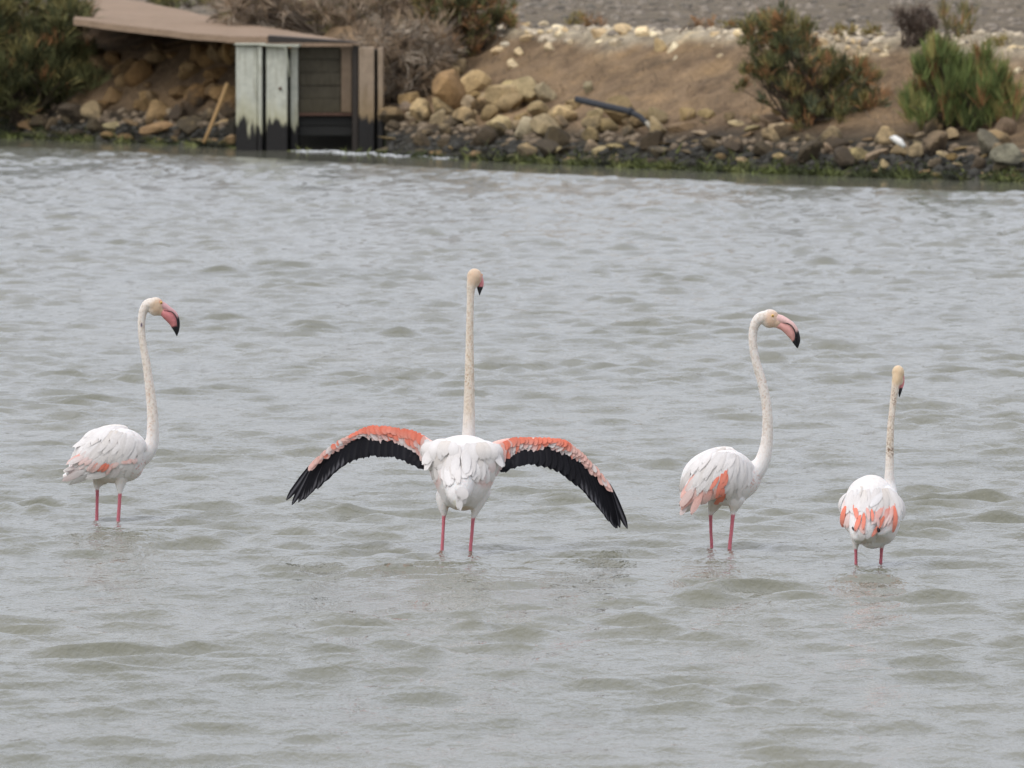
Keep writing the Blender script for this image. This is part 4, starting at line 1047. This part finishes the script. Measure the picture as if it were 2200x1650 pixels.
pairsL = [((909, 980), (904, 1006)), ((893, 962), (889, 1000)), ((870, 945), (869, 991)), ((845, 937), (843, 984)), ((820, 934), (815, 981)), ((797, 928), (787, 983)), ((775, 935), (760, 989)), ((757, 945), (733, 1003)),
          ((742, 955), (713, 1019)), ((728, 964), (696, 1034)), ((714, 972), (680, 1049)), ((701, 981), (664, 1061)), ((690, 989), (652, 1073)), ((682, 993), (640, 1078)), ((676, 996), (627, 1085)), ((670, 999), (615, 1075))]
armL = [(930, 975, 24), (912, 960, 20), (893, 945, 16), (850, 934, 11), (800, 927, 9), (750, 944, 7), (705, 971, 5), (672, 998, 2.2)]
spread_wing(-1, leadL, boundL, pairsL, armL, 1)
leadR = [(1070, 958), (1078, 952), (1087, 948), (1096, 944), (1105, 941), (1124, 940.5), (1143, 940.5), (1163, 941), (1182, 941.7), (1198, 943), (1213, 946), (1221, 951), (1229, 957), (1240, 966), (1252, 976), (1263, 988), (1275, 1000), (1295, 1022), (1311, 1046)]
boundR = [(1072, 1004), (1082, 997), (1088, 990), (1097, 985), (1108, 981), (1121, 971), (1134, 979), (1154, 973), (1169, 958), (1180, 968), (1188, 976), (1203, 977), (1217, 980), (1231, 984), (1242, 991), (1252, 999), (1268, 1013), (1290, 1034), (1314, 1052)]
pairsR = [((1090, 978), (1079, 1013)), ((1106, 970), (1098, 1006)), ((1122, 960), (1120, 1001)), ((1145, 960), (1145, 999)), ((1170, 950), (1172, 1004)), ((1190, 962), (1202, 1015)), ((1210, 968), (1229, 1031)), ((1229, 976), (1254, 1055)),
          ((1246, 988), (1274, 1076)), ((1260, 1000), (1291, 1096)), ((1273, 1013), (1304, 1112)), ((1285, 1025), (1313, 1124)), ((1295, 1034), (1320, 1132)), ((1302, 1040), (1326, 1134)), ((1307, 1044), (1332, 1134)), ((1312, 1048), (1348, 1136))]
armR = [(1060, 975, 24), (1078, 964, 20), (1098, 956, 15), (1143, 950, 10), (1190, 952, 9), (1230, 968, 7), (1275, 1008, 5), (1312, 1048, 2.2)]
spread_wing(1, leadR, boundR, pairsR, armR, 2)
# white cape of long back feathers
cape = wing_block('mantle', YB, [(995, 950, 30, .012, .02), (995, 953, 58, .022, .0), (995, 961, 74, .045, -.02), (995, 975, 76, .055, -.045), (995, 995, 66, .045, -.06), (994, 1012, 48, .03, -.075), (994, 1026, 18, .01, -.085)], oB)
SB = Surf([bB, cape], YB)
for f_ in flank_feathers([
   ([(912, 968), (916, 984), (926, 996)], (66, 74), 34, 14, ['salmon', 'pale', 'pale'], .002),
   ([(932, 992), (944, 1002)], (68, 76), 34, 16, ['pale'], .003),
   ([(1078, 962), (1076, 984), (1064, 996)], (104, 112), 34, 14, ['salmon', 'pale', 'pale'], .002),
   ([(1052, 1000), (1040, 1006)], (108, 112), 30, 16, ['pale'], .003),
   ([(1086, 984), (1080, 990)], (128, 140), 26, 8, ['white'], .005),
   ([(948, 984), (962, 992), (972, 996)], (88, 92), 44, 19, ['whitelong'], .006),
   ([(1008, 994), (1022, 998), (1036, 996)], (98, 78), 38, 17, ['whitelong'], .006),
   ([(932, 972), (944, 974), (960, 978), (978, 982)], (106, 92), 42, 15, ['whitelong', 'white', 'shade', 'white'], .010),
   ([(1000, 982), (1016, 978), (1036, 976), (1054, 972)], (100, 76), 40, 15, ['white', 'whitelong', 'white', 'white'], .010),
   ([(932, 964), (946, 964), (966, 966), (984, 970)], (110, 94), 44, 20, ['white', 'shade', 'whitelong'], .012),
   ([(1004, 968), (1024, 966), (1044, 966), (1060, 968)], (92, 72), 44, 20, ['whitelong', 'shade', 'white'], .012),
   ([(932, 950), (952, 946), (984, 955)], (112, 92), 38, 21, ['white', 'shade', 'white'], .016),
   ([(1006, 956), (1034, 951), (1060, 955)], (92, 68), 38, 21, ['white', 'shade', 'white'], .016),
   ([(978, 990), (966, 988), (954, 982)], (98, 104), 50, 18, ['whitelong'], .014),
   ([(1006, 988), (1022, 990), (1036, 988), (1052, 980)], (94, 82), 42, 17, ['whitelong', 'white', 'whitelong', 'pale'], .014),
   ], 9, 1.3): SB.feather(cape, *f_)
for kd, x0, y0, x1, y1, w_, dy in [
    ('soft', 912, 952, 908, 994, 17, .010), ('pale', 920, 956, 917, 1008, 18, .002), ('white', 927, 954, 912, 998, 19, -.006), ('pale', 929, 966, 930, 1026, 18, -.012), ('white', 936, 962, 922, 1010, 20, -.020), ('whitelong', 940, 976, 944, 1032, 18, -.030),
    ('soft', 1080, 956, 1078, 1000, 17, .010), ('pale', 1072, 960, 1076, 1010, 18, .002), ('white', 1064, 958, 1078, 1000, 19, -.006), ('pale', 1064, 972, 1066, 1024, 18, -.012), ('white', 1056, 966, 1068, 1012, 20, -.020), ('whitelong', 1052, 978, 1048, 1030, 18, -.030),
    ('white', 1078, 986, 1084, 1003, 7, -.012), ('white', 916, 944, 924, 974, 18, -.012), ('white', 1072, 954, 1062, 982, 16, -.012)]:
    feather(cape, kd, at(x0, y0, YB+dy), at(x1, y1, YB+dy-.015), w_*YB/F, Vector((0, -1, .3)))
for f_ in flank_feathers([([(968, 1062), (985, 1066), (1002, 1062)], (84, 98), 22, 16, ['white'], .002),
                          ([(974, 1048), (996, 1048)], (86, 94), 26, 20, ['white'], .004)], 10): SB.feather(cape, *f_)
